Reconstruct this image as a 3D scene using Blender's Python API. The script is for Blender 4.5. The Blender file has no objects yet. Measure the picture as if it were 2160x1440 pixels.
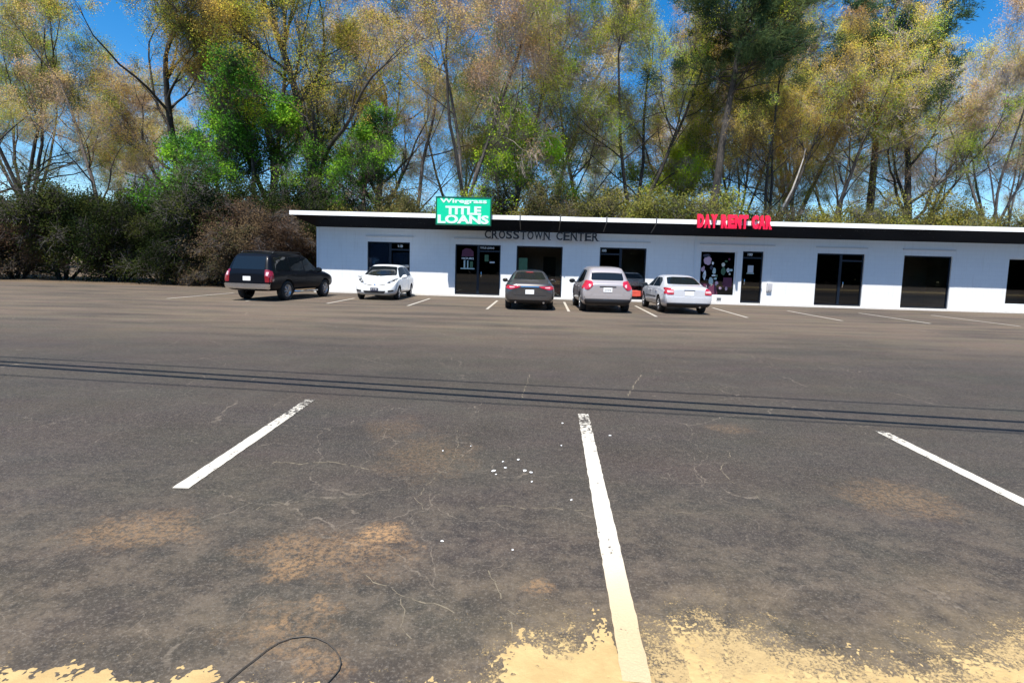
import bpy, bmesh, math, random
import numpy as np
from mathutils import Vector, Matrix
from mathutils.bvhtree import BVHTree
from mathutils.geometry import tessellate_polygon

SC = bpy.context.scene
COL = SC.collection
R = math.radians
random.seed(5)

# ---------------------------------------------------------------- camera model
F, CX, CY = 1100.0, 1080.0, 720.0          # focal length and centre in photo pixels (2160 wide)
PITCH, ROLL, EYE, HOR = R(5.0), R(1.59), 1.6, 562.0
SHIFT = -(CY - HOR - F * math.tan(PITCH))
CAM_ROT = Matrix.Rotation(R(90) - PITCH, 3, 'X') @ Matrix.Rotation(ROLL, 3, 'Z')

def ray(px, py):
    return CAM_ROT @ Vector(((px - CX) / F, (-(py - CY) + SHIFT) / F, -1))

def G(px, py, z=0.0):                       # photo pixel -> point on the ground
    d = ray(px, py); t = (z - EYE) / d.z
    return Vector((d.x * t, d.y * t, z))

# ---------------------------------------------------------------- object helpers
def tag(o, label=None, cat=None, group=None, kind=None):
    if label: o['label'] = label
    if cat: o['category'] = cat
    if group: o['group'] = group
    if kind: o['kind'] = kind
    return o

def link(o, parent=None):
    COL.objects.link(o)
    if parent is not None: o.parent = parent
    return o

def empty(name, loc=(0, 0, 0), rz=0.0, label=None, cat=None, group=None):
    o = bpy.data.objects.new(name, None)
    o.empty_display_size = 0.2
    o.location = loc; o.rotation_euler = (0, 0, rz)
    link(o)
    return tag(o, label, cat, group)

def obj(name, mesh, mats, parent=None, smooth=False):
    o = bpy.data.objects.new(name, mesh)
    if mats is not None:
        for m in (mats if isinstance(mats, (list, tuple)) else [mats]):
            mesh.materials.append(m)
    if smooth:
        mesh.polygons.foreach_set('use_smooth', [True] * len(mesh.polygons))
    return link(o, parent)

def bm_obj(name, bm, mats, parent=None, smooth=False, bevel=0.0):
    if bevel > 0:
        bmesh.ops.bevel(bm, geom=list(bm.edges), offset=bevel, segments=1, affect='EDGES', clamp_overlap=True)
    me = bpy.data.meshes.new(name); bm.to_mesh(me); bm.free()
    return obj(name, me, mats, parent, smooth)

def add_box(bm, x0, x1, y0, y1, z0, z1, mi=0):
    vs = [bm.verts.new(p) for p in ((x0,y0,z0),(x1,y0,z0),(x1,y1,z0),(x0,y1,z0),(x0,y0,z1),(x1,y0,z1),(x1,y1,z1),(x0,y1,z1))]
    for f in ((3,2,1,0),(4,5,6,7),(0,1,5,4),(1,2,6,5),(2,3,7,6),(3,0,4,7)):
        bm.faces.new([vs[i] for i in f]).material_index = mi

def box(name, x0, x1, y0, y1, z0, z1, mat, parent=None, bevel=0.0):
    bm = bmesh.new(); add_box(bm, x0, x1, y0, y1, z0, z1)
    return bm_obj(name, bm, mat, parent, bevel=bevel)

def add_prism(bm, pts2, axis, a0, a1, mi=0):
    """extrude a 2-D polygon; axis 'x': pts are (y,z); 'y': (x,z); 'z': (x,y)"""
    def mk(p, a):
        return {'x': (a, p[0], p[1]), 'y': (p[0], a, p[1]), 'z': (p[0], p[1], a)}[axis]
    A = [bm.verts.new(mk(p, a0)) for p in pts2]; B = [bm.verts.new(mk(p, a1)) for p in pts2]
    n = len(pts2)
    fs = [bm.faces.new(A[::-1]), bm.faces.new(B)]
    for i in range(n):
        fs.append(bm.faces.new((A[i], A[(i+1) % n], B[(i+1) % n], B[i])))
    for f in fs: f.material_index = mi
    bmesh.ops.recalc_face_normals(bm, faces=fs)

def add_tube(bm, pts, radii, n=8, mi=0, cap=True):
    rings = []
    for i, p in enumerate(pts):
        p = Vector(p)
        a = Vector(pts[max(i-1, 0)]); b = Vector(pts[min(i+1, len(pts)-1)])
        d = (b - a).normalized()
        ref = Vector((0, 0, 1)) if abs(d.z) < 0.9 else Vector((1, 0, 0))
        u = d.cross(ref).normalized(); v = d.cross(u).normalized()
        r = radii[i] if isinstance(radii, (list, tuple)) else radii
        rings.append([bm.verts.new(p + u * r * math.cos(2*math.pi*k/n) + v * r * math.sin(2*math.pi*k/n)) for k in range(n)])
    for a, b in zip(rings, rings[1:]):
        for k in range(n):
            f = bm.faces.new((a[k], a[(k+1) % n], b[(k+1) % n], b[k])); f.material_index = mi; f.smooth = True
    if cap:
        bm.faces.new(rings[0][::-1]).material_index = mi; bm.faces.new(rings[-1]).material_index = mi

def add_lathe(bm, prof, n=28, mi=0):
    """revolve (radius, y) profile round the local y axis"""
    rings = [[bm.verts.new((r * math.cos(2*math.pi*k/n), y, r * math.sin(2*math.pi*k/n))) for k in range(n)] for r, y in prof]
    for a, b in zip(rings, rings[1:]):
        for k in range(n):
            f = bm.faces.new((a[k], a[(k+1) % n], b[(k+1) % n], b[k])); f.material_index = mi; f.smooth = True

def np_mesh(name, verts, quads, smooth=False):
    me = bpy.data.meshes.new(name)
    nv, nq = len(verts), len(quads)
    me.vertices.add(nv); me.vertices.foreach_set('co', np.asarray(verts, dtype=np.float32).ravel())
    me.loops.add(nq * 4); me.loops.foreach_set('vertex_index', np.asarray(quads, dtype=np.int32).ravel())
    me.polygons.add(nq); me.polygons.foreach_set('loop_start', np.arange(0, nq * 4, 4, dtype=np.int32))
    if smooth: me.polygons.foreach_set('use_smooth', np.ones(nq, dtype=bool))
    me.update(calc_edges=True); me.validate()
    return me

def text_mesh(body, width=None, height=None, extrude=0.01, bold=0.0, spacing=1.0):
    """text standing in the x-z plane facing -y, lower left corner at the origin, scaled to width x height"""
    cu = bpy.data.curves.new('lettering', 'FONT')
    cu.body = body; cu.size = 1.0; cu.extrude = 0.05; cu.offset = bold; cu.space_character = spacing
    cu.resolution_u = 3
    o = bpy.data.objects.new('lettering', cu); COL.objects.link(o)
    dg = bpy.context.evaluated_depsgraph_get()
    me = bpy.data.meshes.new_from_object(o.evaluated_get(dg))
    bpy.data.objects.remove(o); bpy.data.curves.remove(cu)
    co = np.zeros(len(me.vertices) * 3, dtype=np.float32); me.vertices.foreach_get('co', co); co = co.reshape(-1, 3)
    lo, hi = co.min(0), co.max(0); sz = hi - lo
    sx = (width / sz[0]) if width else None; sy = (height / sz[1]) if height else None
    sx = sx or sy; sy = sy or sx
    out = np.zeros_like(co)
    out[:, 0] = (co[:, 0] - lo[0]) * sx; out[:, 2] = (co[:, 1] - lo[1]) * sy
    out[:, 1] = -(co[:, 2] - lo[2]) / sz[2] * extrude
    me.vertices.foreach_set('co', out.ravel()); me.update(); me.materials.clear()
    return me

# ---------------------------------------------------------------- materials
class NT:
    def __init__(s, name):
        s.m = bpy.data.materials.new(name); s.m.use_nodes = True
        s.t = s.m.node_tree; s.n = s.t.nodes; s.l = s.t.links
        s.b = s.n['Principled BSDF']; s.out = s.n['Material Output']
    def node(s, typ, **kw):
        nd = s.n.new(typ)
        for k, v in kw.items():
            if k in nd.inputs: nd.inputs[k].default_value = v
            else: setattr(nd, k, v)
        return nd
    def link(s, a, b): s.l.new(a, b)
    def put(s, sock, v):
        if hasattr(v, 'is_linked'): s.l.new(v, sock)
        else: sock.default_value = v
    def math(s, op, a, b=None, clamp=False):
        nd = s.n.new('ShaderNodeMath'); nd.operation = op; nd.use_clamp = clamp
        s.put(nd.inputs[0], a)
        if b is not None: s.put(nd.inputs[1], b)
        return nd.outputs[0]
    def mix(s, fac, a, b):
        nd = s.n.new('ShaderNodeMix'); nd.data_type = 'RGBA'
        s.put(nd.inputs[0], fac); s.put(nd.inputs[6], a); s.put(nd.inputs[7], b)
        return nd.outputs[2]
    def coord(s, out='Object'):
        return s.n.new('ShaderNodeTexCoord').outputs[out]
    def world(s):
        return s.n.new('ShaderNodeNewGeometry').outputs['Position']
    def mapping(s, vec, loc=(0,0,0), rot=(0,0,0), sc=(1,1,1)):
        nd = s.n.new('ShaderNodeMapping'); s.l.new(vec, nd.inputs[0])
        nd.inputs['Location'].default_value = loc; nd.inputs['Rotation'].default_value = rot; nd.inputs['Scale'].default_value = sc
        return nd.outputs[0]
    def noise(s, vec, scale, detail=4, rough=0.55, dist=0.0):
        nd = s.n.new('ShaderNodeTexNoise'); s.l.new(vec, nd.inputs['Vector'])
        nd.inputs['Scale'].default_value = scale; nd.inputs['Detail'].default_value = detail
        nd.inputs['Roughness'].default_value = rough; nd.inputs['Distortion'].default_value = dist
        return nd.outputs['Fac']
    def vor(s, vec, scale, feature='F1', out='Distance'):
        nd = s.n.new('ShaderNodeTexVoronoi'); nd.feature = feature; s.l.new(vec, nd.inputs['Vector'])
        nd.inputs['Scale'].default_value = scale
        return nd.outputs[out]
    def ramp(s, fac, stops):
        nd = s.n.new('ShaderNodeValToRGB'); s.l.new(fac, nd.inputs[0])
        e = nd.color_ramp.elements
        while len(e) < len(stops): e.new(0.5)
        for k, (p, c) in zip(e, stops):
            k.position = p; k.color = (c, c, c, 1) if isinstance(c, (int, float)) else (*c, 1)
        return nd.outputs[0]
    def step(s, v, a, b):                   # smooth 0..1 between a and b
        nd = s.n.new('ShaderNodeMapRange'); nd.interpolation_type = 'SMOOTHSTEP'
        s.l.new(v, nd.inputs[0]); nd.inputs[1].default_value = a; nd.inputs[2].default_value = b
        return nd.outputs[0]
    def bump(s, h, strength=0.3, dist=0.01):
        nd = s.n.new('ShaderNodeBump'); s.l.new(h, nd.inputs['Height'])
        nd.inputs['Strength'].default_value = strength; nd.inputs['Distance'].default_value = dist
        s.l.new(nd.outputs[0], s.b.inputs['Normal'])
    def base(s, c):
        if hasattr(c, 'is_linked'): s.l.new(c, s.b.inputs['Base Color'])
        else: s.b.inputs['Base Color'].default_value = (*c, 1)
    def set(s, **kw):
        for k, v in kw.items():
            s.b.inputs[k.replace('_', ' ')].default_value = v
        return s

def simple(name, col, rough=0.5, metal=0.0, coat=0.0, spec=0.5, var=0.0):
    t = NT(name); t.set(Roughness=rough, Metallic=metal, Coat_Weight=coat); t.b.inputs['Specular IOR Level'].default_value = spec
    if coat: t.b.inputs['Coat Roughness'].default_value = 0.06
    if var > 0:
        n = t.noise(t.coord(), 7.0, 5)
        t.base(t.mix(n, (*[c * (1 - var) for c in col], 1), (*[min(1, c * (1 + var)) for c in col], 1)))
    else: t.base(col)
    return t.m

M = {}
def paint(name, col, metal=0.0, dust=0.12, sill=0.5):
    t = NT(name)
    n = t.noise(t.coord(), 2.2, 6, 0.65)
    z = t.n.new('ShaderNodeSeparateXYZ'); t.link(t.coord(), z.inputs[0])
    low = t.step(z.outputs[2], 0.75, 0.2)              # road dust thrown up on the sills
    d = t.math('MULTIPLY', t.math('ADD', t.math('MULTIPLY', low, sill), dust), n, True)
    t.base(t.mix(d, (*col, 1), (0.16, 0.13, 0.10, 1)))
    t.set(Metallic=metal, Roughness=0.32, Coat_Weight=0.7 if sill > .2 else 0.12); t.b.inputs['Coat Roughness'].default_value = 0.05
    t.b.inputs['Specular IOR Level'].default_value = 0.5 if sill > .2 else 0.1
    return t.m
M['grey_paint'] = paint('grey_paint', (0.060, 0.056, 0.056), 0.4, 0.08, 0.3)
M['tan_paint'] = paint('warm_silver_paint', (0.41, 0.375, 0.37), 0.3)
M['silver_paint'] = paint('silver_paint', (0.62, 0.63, 0.66), 0.2)
M['white_paint'] = paint('white_paint', (0.80, 0.81, 0.79), 0.0, 0.06)
M['black_paint'] = paint('black_paint', (0.004, 0.005, 0.008), 0.0, 0.0, 0.06)
M['car_glass'] = simple('car_glass', (0.008, 0.011, 0.013), 0.04, spec=0.55)
M['tail_red'] = simple('tail_red', (0.42, 0.012, 0.03), 0.18, coat=1.0, var=0.35)
M['tail_dark'] = simple('tail_dark', (0.20, 0.006, 0.014), 0.18, coat=1.0, var=0.35)
M['tail_pale'] = simple('tail_pale', (0.75, 0.42, 0.42), 0.15, coat=1.0)
M['chrome'] = simple('chrome', (0.72, 0.73, 0.75), 0.14, 1.0)
M['plastic'] = simple('black_plastic', (0.012, 0.012, 0.014), 0.5, var=0.3)
M['tyre'] = simple('tyre_rubber', (0.014, 0.014, 0.014), 0.8, var=0.3)
M['alloy'] = simple('alloy_rim', (0.45, 0.45, 0.46), 0.3, 0.9)
M['dark_alloy'] = simple('dark_rim', (0.22, 0.22, 0.23), 0.35, 0.8)
M['plate'] = simple('plate_white', (0.78, 0.78, 0.76), 0.4, var=0.06)
M['ink'] = simple('dark_ink', (0.03, 0.03, 0.05), 0.5)
M['paper'] = simple('white_paper', (0.82, 0.82, 0.80), 0.7, var=0.05)
M['lamp_clear'] = simple('lamp_clear', (0.30, 0.31, 0.32), 0.08, 0.3, coat=1.0, var=0.5)
M['well'] = simple('wheel_well', (0.006, 0.006, 0.006), 0.9)
M['seam'] = simple('seam', (0.01, 0.01, 0.01), 0.8)

# ---- building
def wall_mat():
    t = NT('white_wall'); p = t.coord()
    # painted block wall: courses 0.2 m, faint vertical joints, drips and grime
    br = t.n.new('ShaderNodeTexBrick'); q = t.mapping(p, rot=(R(90), 0, 0)); t.link(q, br.inputs['Vector'])
    br.inputs['Scale'].default_value = 1.0; br.inputs['Brick Width'].default_value = 0.4; br.inputs['Row Height'].default_value = 0.2
    br.inputs['Mortar Size'].default_value = 0.006; br.inputs['Mortar Smooth'].default_value = 0.4
    br.inputs['Color1'].default_value = (0.68, 0.68, 0.67, 1); br.inputs['Color2'].default_value = (0.66, 0.66, 0.655, 1)
    br.inputs['Mortar'].default_value = (0.61, 0.61, 0.60, 1)
    streak = t.noise(t.mapping(p, sc=(5.0, 1, 0.35)), 1.6, 6, 0.7)
    blot = t.noise(p, 1.3, 6, 0.65)
    z = t.n.new('ShaderNodeSeparateXYZ'); t.link(p, z.inputs[0])
    splash = t.math('MULTIPLY', t.step(z.outputs[2], 0.45, 0.02), t.step(blot, 0.42, 0.7))
    dirt = t.math('ADD', t.math('MULTIPLY', t.step(streak, 0.50, 0.80), 0.42), t.math('MULTIPLY', splash, 0.4), True)
    t.base(t.mix(dirt, br.outputs['Color'], (0.46, 0.43, 0.38, 1)))
    t.set(Roughness=0.6)
    t.bump(t.math('ADD', br.outputs['Fac'], t.math('MULTIPLY', t.noise(p, 40, 4), -0.5)), -0.25, 0.006)
    return t.m
M['wall'] = wall_mat()
def soffit_mat():
    t = NT('black_soffit'); p = t.coord()
    n = t.noise(t.mapping(p, sc=(1.2, 4, 4)), 3.0, 8, 0.75)
    spots = t.math('MULTIPLY', t.step(t.vor(p, 5.0), 0.16, 0.05), t.step(t.noise(p, 1.7, 3), 0.45, 0.6))
    c = t.mix(t.step(n, 0.5, 0.8), (0.003, 0.0035, 0.007, 1), (0.012, 0.013, 0.019, 1))
    t.base(t.mix(t.math('MULTIPLY', spots, 0.30), c, (0.4, 0.4, 0.42, 1)))
    t.set(Roughness=0.6); t.b.inputs['Specular IOR Level'].default_value = 0.08; t.bump(n, 0.3, 0.01)
    return t.m
M['soffit'] = soffit_mat()
def fascia_mat():
    t = NT('white_fascia'); p = t.coord()
    n = t.noise(t.mapping(p, sc=(1.5, 1, 5)), 1.8, 7, 0.7)
    t.base(t.mix(t.step(n, 0.52, 0.82), (0.82, 0.82, 0.80, 1), (0.50, 0.47, 0.42, 1)))
    t.set(Roughness=0.45); return t.m
M['fascia'] = fascia_mat()
M['roofing'] = simple('roof_membrane', (0.30, 0.29, 0.27), 0.8, var=0.3)
M['rib'] = simple('dark_rib', (0.10, 0.10, 0.10), 0.6, var=0.3)
M['navy_frame'] = simple('navy_frame', (0.008, 0.014, 0.026), 0.35, 0.3, var=0.3)
M['white_frame'] = simple('white_frame', (0.62, 0.64, 0.65), 0.45, var=0.08)
M['trim'] = simple('grey_trim', (0.50, 0.50, 0.50), 0.6, var=0.12)
M['kerb'] = simple('pale_concrete', (0.60, 0.58, 0.54), 0.85, var=0.16)
M['room'] = simple('room_wall', (0.42, 0.34, 0.27), 0.9, var=0.2)
M['room_floor'] = simple('room_floor', (0.05, 0.04, 0.034), 0.5, var=0.25)
M['dark_wood'] = simple('dark_wood', (0.03, 0.02, 0.016), 0.6, var=0.3)
def glass(name, tint, refl=0.06):
    t = NT(name); t.n.remove(t.b)
    tr = t.node('ShaderNodeBsdfTransparent'); tr.inputs[0].default_value = (*tint, 1)
    gl = t.node('ShaderNodeBsdfGlossy'); gl.inputs['Roughness'].default_value = 0.02; gl.inputs['Color'].default_value = (0.9, 0.95, 1, 1)
    fr = t.node('ShaderNodeFresnel'); fr.inputs['IOR'].default_value = 1.5
    f = t.math('ADD', t.math('MULTIPLY', fr.outputs[0], 1.1), refl - 0.04, True)
    mx = t.node('ShaderNodeMixShader'); t.link(f, mx.inputs[0]); t.link(tr.outputs[0], mx.inputs[1]); t.link(gl.outputs[0], mx.inputs[2])
    t.link(mx.outputs[0], t.out.inputs[0])
    return t.m
M['shop_glass'] = glass('shop_glass', (0.74, 0.75, 0.75), 0.045)
M['dark_glass'] = glass('dark_glass', (0.20, 0.22, 0.24), 0.055)
M['grey_film'] = glass('film_glass', (0.42, 0.47, 0.54), 0.08)
M['sign_green'] = simple('sign_green', (0.0, 0.52, 0.27), 0.35, var=0.05)
M['sign_frame'] = simple('sign_frame', (0.0, 0.09, 0.045), 0.4, var=0.2)
M['sign_text'] = simple('sign_text', (0.62, 0.86, 0.74), 0.4)
M['letter_black'] = simple('letter_black', (0.012, 0.013, 0.018), 0.5, var=0.2)
M['red_face'] = simple('red_face', (0.88, 0.008, 0.05), 0.3, coat=0.4, var=0.12)
M['red_side'] = simple('red_side', (0.62, 0.006, 0.03), 0.5, var=0.2)
M['red_cloth'] = simple('red_cloth', (0.50, 0.06, 0.035), 0.8, var=0.3)
M['cable'] = simple('black_cable', (0.055, 0.046, 0.036), 0.6, var=0.3)
M['pink'] = simple('pale_pink', (0.55, 0.36, 0.44), 0.7, var=0.15)
M['mint'] = simple('pale_mint', (0.42, 0.52, 0.50), 0.7, var=0.15)
M['plum'] = simple('plum', (0.10, 0.02, 0.05), 0.7, var=0.3)
M['green_print'] = simple('green_print', (0.05, 0.12, 0.06), 0.7, var=0.4)
M['cream'] = simple('cream', (0.62, 0.60, 0.50), 0.7, var=0.1)

# ---- ground
def dust_fields(t, p):
    """returns (asphalt colour, sand mask, height) at world position p"""
    flat = t.mapping(p, sc=(1, 1, 0))
    big = t.noise(flat, 0.16, 5, 0.6)
    streak = t.noise(t.mapping(p, sc=(0.22, 1.3, 0)), 0.9, 6, 0.62)
    med = t.noise(flat, 1.7, 8, 0.68)
    fine = t.noise(flat, 62, 5, 0.8)
    grit = t.vor(flat, 85.0)
    stone = t.noise(flat, 19, 6, 0.82)
    sep = t.n.new('ShaderNodeSeparateXYZ'); t.link(p, sep.inputs[0])
    c = t.ramp(med, [(0.25, (0.028, 0.0245, 0.0212)), (0.52, (0.040, 0.0348, 0.0298)), (0.8, (0.058, 0.050, 0.0415))])
    # brown pollen dust lying across the middle of the lot and drifting to the building
    far = t.step(sep.outputs[1], 7.5, 15.0)
    brown = t.math('MULTIPLY', t.step(t.math('ADD', t.math('MULTIPLY', streak, 0.6), t.math('MULTIPLY', big, 0.4)), 0.30, 0.60), t.math('ADD', t.math('MULTIPLY', far, 0.80), 0.12))
    c = t.mix(brown, c, (0.140, 0.105, 0.073, 1))
    # patches of different wear: greener, redder and darker tar
    hv = t.n.new('ShaderNodeTexNoise'); t.link(t.mapping(p, sc=(0.7, 1.5, 0)), hv.inputs['Vector']); hv.inputs['Scale'].default_value = 0.9; hv.inputs['Detail'].default_value = 7; hv.inputs['Roughness'].default_value = 0.65
    hm = t.n.new('ShaderNodeMix'); hm.data_type = 'RGBA'; hm.blend_type = 'OVERLAY'; hm.inputs[0].default_value = 0.55; t.link(c, hm.inputs[6]); t.link(hv.outputs['Color'], hm.inputs[7]); c = t.mix(0.28, c, hm.outputs[2])
    lowdust = t.math('MULTIPLY', t.step(sep.outputs[1], 4.6, 2.1), t.step(t.noise(t.mapping(p, sc=(0.9, 1.1, 0)), 3.4, 8, 0.78), 0.42, 0.62))
    c = t.mix(t.math('MULTIPLY', lowdust, 0.38), c, (0.19, 0.145, 0.10, 1))
    scuff = t.math('MULTIPLY', t.step(t.noise(t.mapping(p, sc=(1.0, 7.0, 0)), 5.0, 6, 0.75), 0.60, 0.72), t.step(t.noise(flat, 0.9, 3), 0.45, 0.65))
    c = t.mix(t.math('MULTIPLY', scuff, 0.22), c, (0.20, 0.18, 0.16, 1))
    # pale aggregate
    c = t.mix(t.math('MULTIPLY', t.step(fine, 0.525, 0.60), 0.50), c, (0.175, 0.152, 0.125, 1))
    c = t.mix(t.math('MULTIPLY', t.step(stone, 0.53, 0.62), 0.36), c, (0.13, 0.108, 0.085, 1))
    c = t.mix(t.math('MULTIPLY', t.step(stone, 0.47, 0.38), 0.55), c, (0.022, 0.021, 0.021, 1))
    c = t.mix(t.math('MULTIPLY', t.step(grit, 0.28, 0.05), 0.35), c, (0.020, 0.019, 0.019, 1))
    # stains of dried mud: ellipses broken up by noise
    nv = t.n.new('ShaderNodeTexNoise'); t.link(flat, nv.inputs['Vector']); nv.inputs['Scale'].default_value = 2.6; nv.inputs['Detail'].default_value = 6
    vm = t.n.new('ShaderNodeVectorMath'); vm.operation = 'MULTIPLY_ADD'; t.link(nv.outputs['Color'], vm.inputs[0])
    vm.inputs[1].default_value = (0.55, 0.42, 0); t.link(flat, vm.inputs[2])
    warped = vm.outputs[0]
    tot = None; rag = t.math('SUBTRACT', t.math('ADD', t.math('MULTIPLY', t.noise(flat, 4.5, 7, 0.72), 0.8), t.math('MULTIPLY', t.noise(t.mapping(p, sc=(1, 2.2, 0)), 14, 5, 0.75), 0.35)), 0.25)
    for (x, y, rx, ry, a) in STAINS:
        m = t.mapping(warped, loc=(-(x + 0.27) / rx, -(y + 0.21) / ry, 0), sc=(1 / rx, 1 / ry, 0))
        ln = t.n.new('ShaderNodeVectorMath'); ln.operation = 'LENGTH'; t.link(m, ln.inputs[0])
        k = t.math('MULTIPLY', t.step(t.math('ADD', ln.outputs['Value'], t.math('MULTIPLY', rag, -2.2)), 0.38, -0.42), a)
        tot = k if tot is None else t.math('MAXIMUM', tot, k)
    speck = t.step(t.noise(flat, 30, 6, 0.82), 0.43, 0.57)
    st = t.math('MULTIPLY', tot, t.math('ADD', t.math('MULTIPLY', speck, 1.0), 0.05), True)
    c = t.mix(st, c, (0.31, 0.185, 0.09, 1))
    # hairline cracks packed with sand
    cw = t.n.new('ShaderNodeVectorMath'); cw.operation = 'MULTIPLY_ADD'; t.link(nv.outputs['Color'], cw.inputs[0])
    cw.inputs[1].default_value = (0.5, 0.5, 0); t.link(flat, cw.inputs[2])
    e1 = t.vor(cw.outputs[0], 0.42, 'DISTANCE_TO_EDGE'); e2 = t.vor(cw.outputs[0], 1.15, 'DISTANCE_TO_EDGE')
    k1 = t.math('MULTIPLY', t.step(e1, 0.0030, 0.0006), t.step(t.noise(flat, 0.8, 4), 0.46, 0.57))
    k2 = t.math('MULTIPLY', t.step(e2, 0.0048, 0.001), t.step(t.noise(t.mapping(flat, loc=(7, 3, 0)), 0.55, 3), 0.48, 0.58))
    e3 = t.vor(cw.outputs[0], 2.9, 'DISTANCE_TO_EDGE'); k3 = t.math('MULTIPLY', t.step(e3, 0.008, 0.0015), t.step(t.noise(t.mapping(flat, loc=(2, 9, 0)), 0.7, 3), 0.56, 0.64))
    k2 = t.math('MAXIMUM', k2, k3)
    cr = t.math('MULTIPLY', t.math('MAXIMUM', k1, t.math('MULTIPLY', k2, 0.8)), t.step(t.noise(flat, 13, 5, 0.7), 0.40, 0.56))
    c = t.mix(t.math('MULTIPLY', cr, 0.42), c, (0.27, 0.22, 0.165, 1))
    # grains blown off the sandy verge: thick by the verge, thinning out over the lot
    edge = t.math('ADD', sep.outputs[1], t.math('MULTIPLY', t.noise(flat, 1.5, 4), -1.3))
    near = t.step(edge, 2.2, 0.9)
    right = t.step(sep.outputs[0], -0.4, 0.35)
    grain = t.math('ADD', t.math('MULTIPLY', t.noise(flat, 70, 4, 0.8), 0.6), t.math('MULTIPLY', t.noise(flat, 11, 5, 0.75), 0.4))
    thr = t.math('ADD', grain, t.math('ADD', t.math('MULTIPLY', t.math('MULTIPLY', near, right), 0.205), t.math('MULTIPLY', near, 0.10)))
    g = t.step(thr, 0.655, 0.735)
    film = t.math('MULTIPLY', t.math('ADD', t.math('MULTIPLY', t.math('MULTIPLY', near, right), 0.62), t.math('MULTIPLY', near, 0.10)), t.step(t.noise(flat, 5, 6, 0.7), 0.30, 0.62))
    c = t.mix(film, c, (0.25, 0.185, 0.105, 1))
    c = t.mix(g, c, t.mix(t.noise(flat, 31, 4), (0.30, 0.205, 0.095, 1), (0.47, 0.34, 0.16, 1)))
    h = t.math('ADD', t.math('MULTIPLY', fine, 0.6), t.math('ADD', t.math('MULTIPLY', grit, 0.5), t.math('MULTIPLY', g, 0.6)))
    return c, g, h

STAINS = []
for (px, py, rpx, rpy, a) in ((815, 1130, 80, 30, 0.95), (620, 1200, 85, 40, 0.6), (690, 1165, 210, 62, 0.42), (600, 1330, 140, 60, 0.3), (690, 1280, 40, 30, 0.55), (760, 1150, 70, 40, 0.55),
                              (905, 960, 110, 55, 0.20), (600, 1320, 60, 20, 0.6), (1145, 1250, 30, 22, 0.55), (830, 905, 60, 30, 0.14),
                              (640, 1390, 110, 30, 0.45), (300, 1120, 160, 50, 0.4), (1900, 1050, 120, 40, 0.3), (1540, 905, 60, 14, 0.2)):
    c0 = G(px, py); cx = G(px + rpx, py); cy = G(px, py - rpy)
    STAINS.append((c0.x, c0.y, abs(cx.x - c0.x), abs(cy.y - c0.y), a))

def asphalt_mat():
    t = NT('asphalt'); p = t.world()
    c, g, h = dust_fields(t, p)
    t.base(c); t.set(Roughness=0.86); t.b.inputs['Specular IOR Level'].default_value = 0.22
    t.bump(h, 0.55, 0.006)
    return t.m
M['asphalt'] = asphalt_mat()
def line_mat():
    t = NT('worn_white_paint'); p = t.world()
    c, g, h = dust_fields(t, p)
    flat = t.mapping(p, sc=(1, 1, 0))
    sep = t.n.new('ShaderNodeSeparateXYZ'); t.link(p, sep.inputs[0])
    tip = t.math('MULTIPLY', t.step(sep.outputs[1], 4.75, 5.35), t.step(sep.outputs[1], 9.0, 7.0))
    wear_n = t.math('ADD', t.math('MULTIPLY', t.noise(flat, 24, 6, 0.72), 0.75), t.math('MULTIPLY', t.noise(flat, 3.0, 3), 0.25))
    wear = t.step(t.math('ADD', wear_n, t.math('MULTIPLY', tip, 0.11)), 0.575, 0.625)
    farw = t.math('MULTIPLY', t.step(sep.outputs[1], 12, 17), 0.30)
    w = t.math('MAXIMUM', wear, farw, True)
    white = t.mix(t.noise(flat, 5, 5), (0.60, 0.56, 0.475, 1), (0.50, 0.455, 0.37, 1))
    sandy = t.step(sep.outputs[1], 3.1, 2.1)                # sand trodden into the paint
    white = t.mix(t.math('MULTIPLY', sandy, 0.85), white, (0.47, 0.35, 0.18, 1))
    t.base(t.mix(w, white, c)); t.set(Roughness=0.75)
    t.bump(h, 0.4, 0.005)
    return t.m
M['line'] = line_mat()
M['grit'] = simple('crack_grit', (0.17, 0.14, 0.095), 0.95, var=0.5)
def sand_mat():
    t = NT('sand'); p = t.world(); flat = t.mapping(p, sc=(1, 1, 0))
    n = t.noise(flat, 6, 8, 0.65); f = t.noise(flat, 140, 3, 0.7)
    c = t.mix(t.step(n, 0.3, 0.75), (0.47, 0.335, 0.145, 1), (0.38, 0.255, 0.105, 1))
    c = t.mix(t.math('MULTIPLY', t.step(f, 0.60, 0.75), 0.6), c, (0.22, 0.15, 0.09, 1))
    t.base(c); t.set(Roughness=0.95); t.bump(f, 0.5, 0.004); return t.m
M['sand'] = sand_mat()
def dirt_mat():
    t = NT('leaf_litter'); p = t.world()
    n = t.noise(p, 1.2, 8, 0.7); f = t.vor(p, 9, out='Color')
    sp = t.n.new('ShaderNodeSeparateXYZ'); t.link(f, sp.inputs[0])
    c = t.ramp(n, [(0.25, (0.035, 0.04, 0.018)), (0.5, (0.085, 0.058, 0.034)), (0.75, (0.16, 0.105, 0.06))])
    t.base(t.mix(t.math('MULTIPLY', sp.outputs[0], 0.4), c, (0.19, 0.12, 0.06, 1))); t.set(Roughness=0.95); t.bump(sp.outputs[0], 0.6, 0.03); return t.m
M['dirt'] = dirt_mat()

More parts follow.
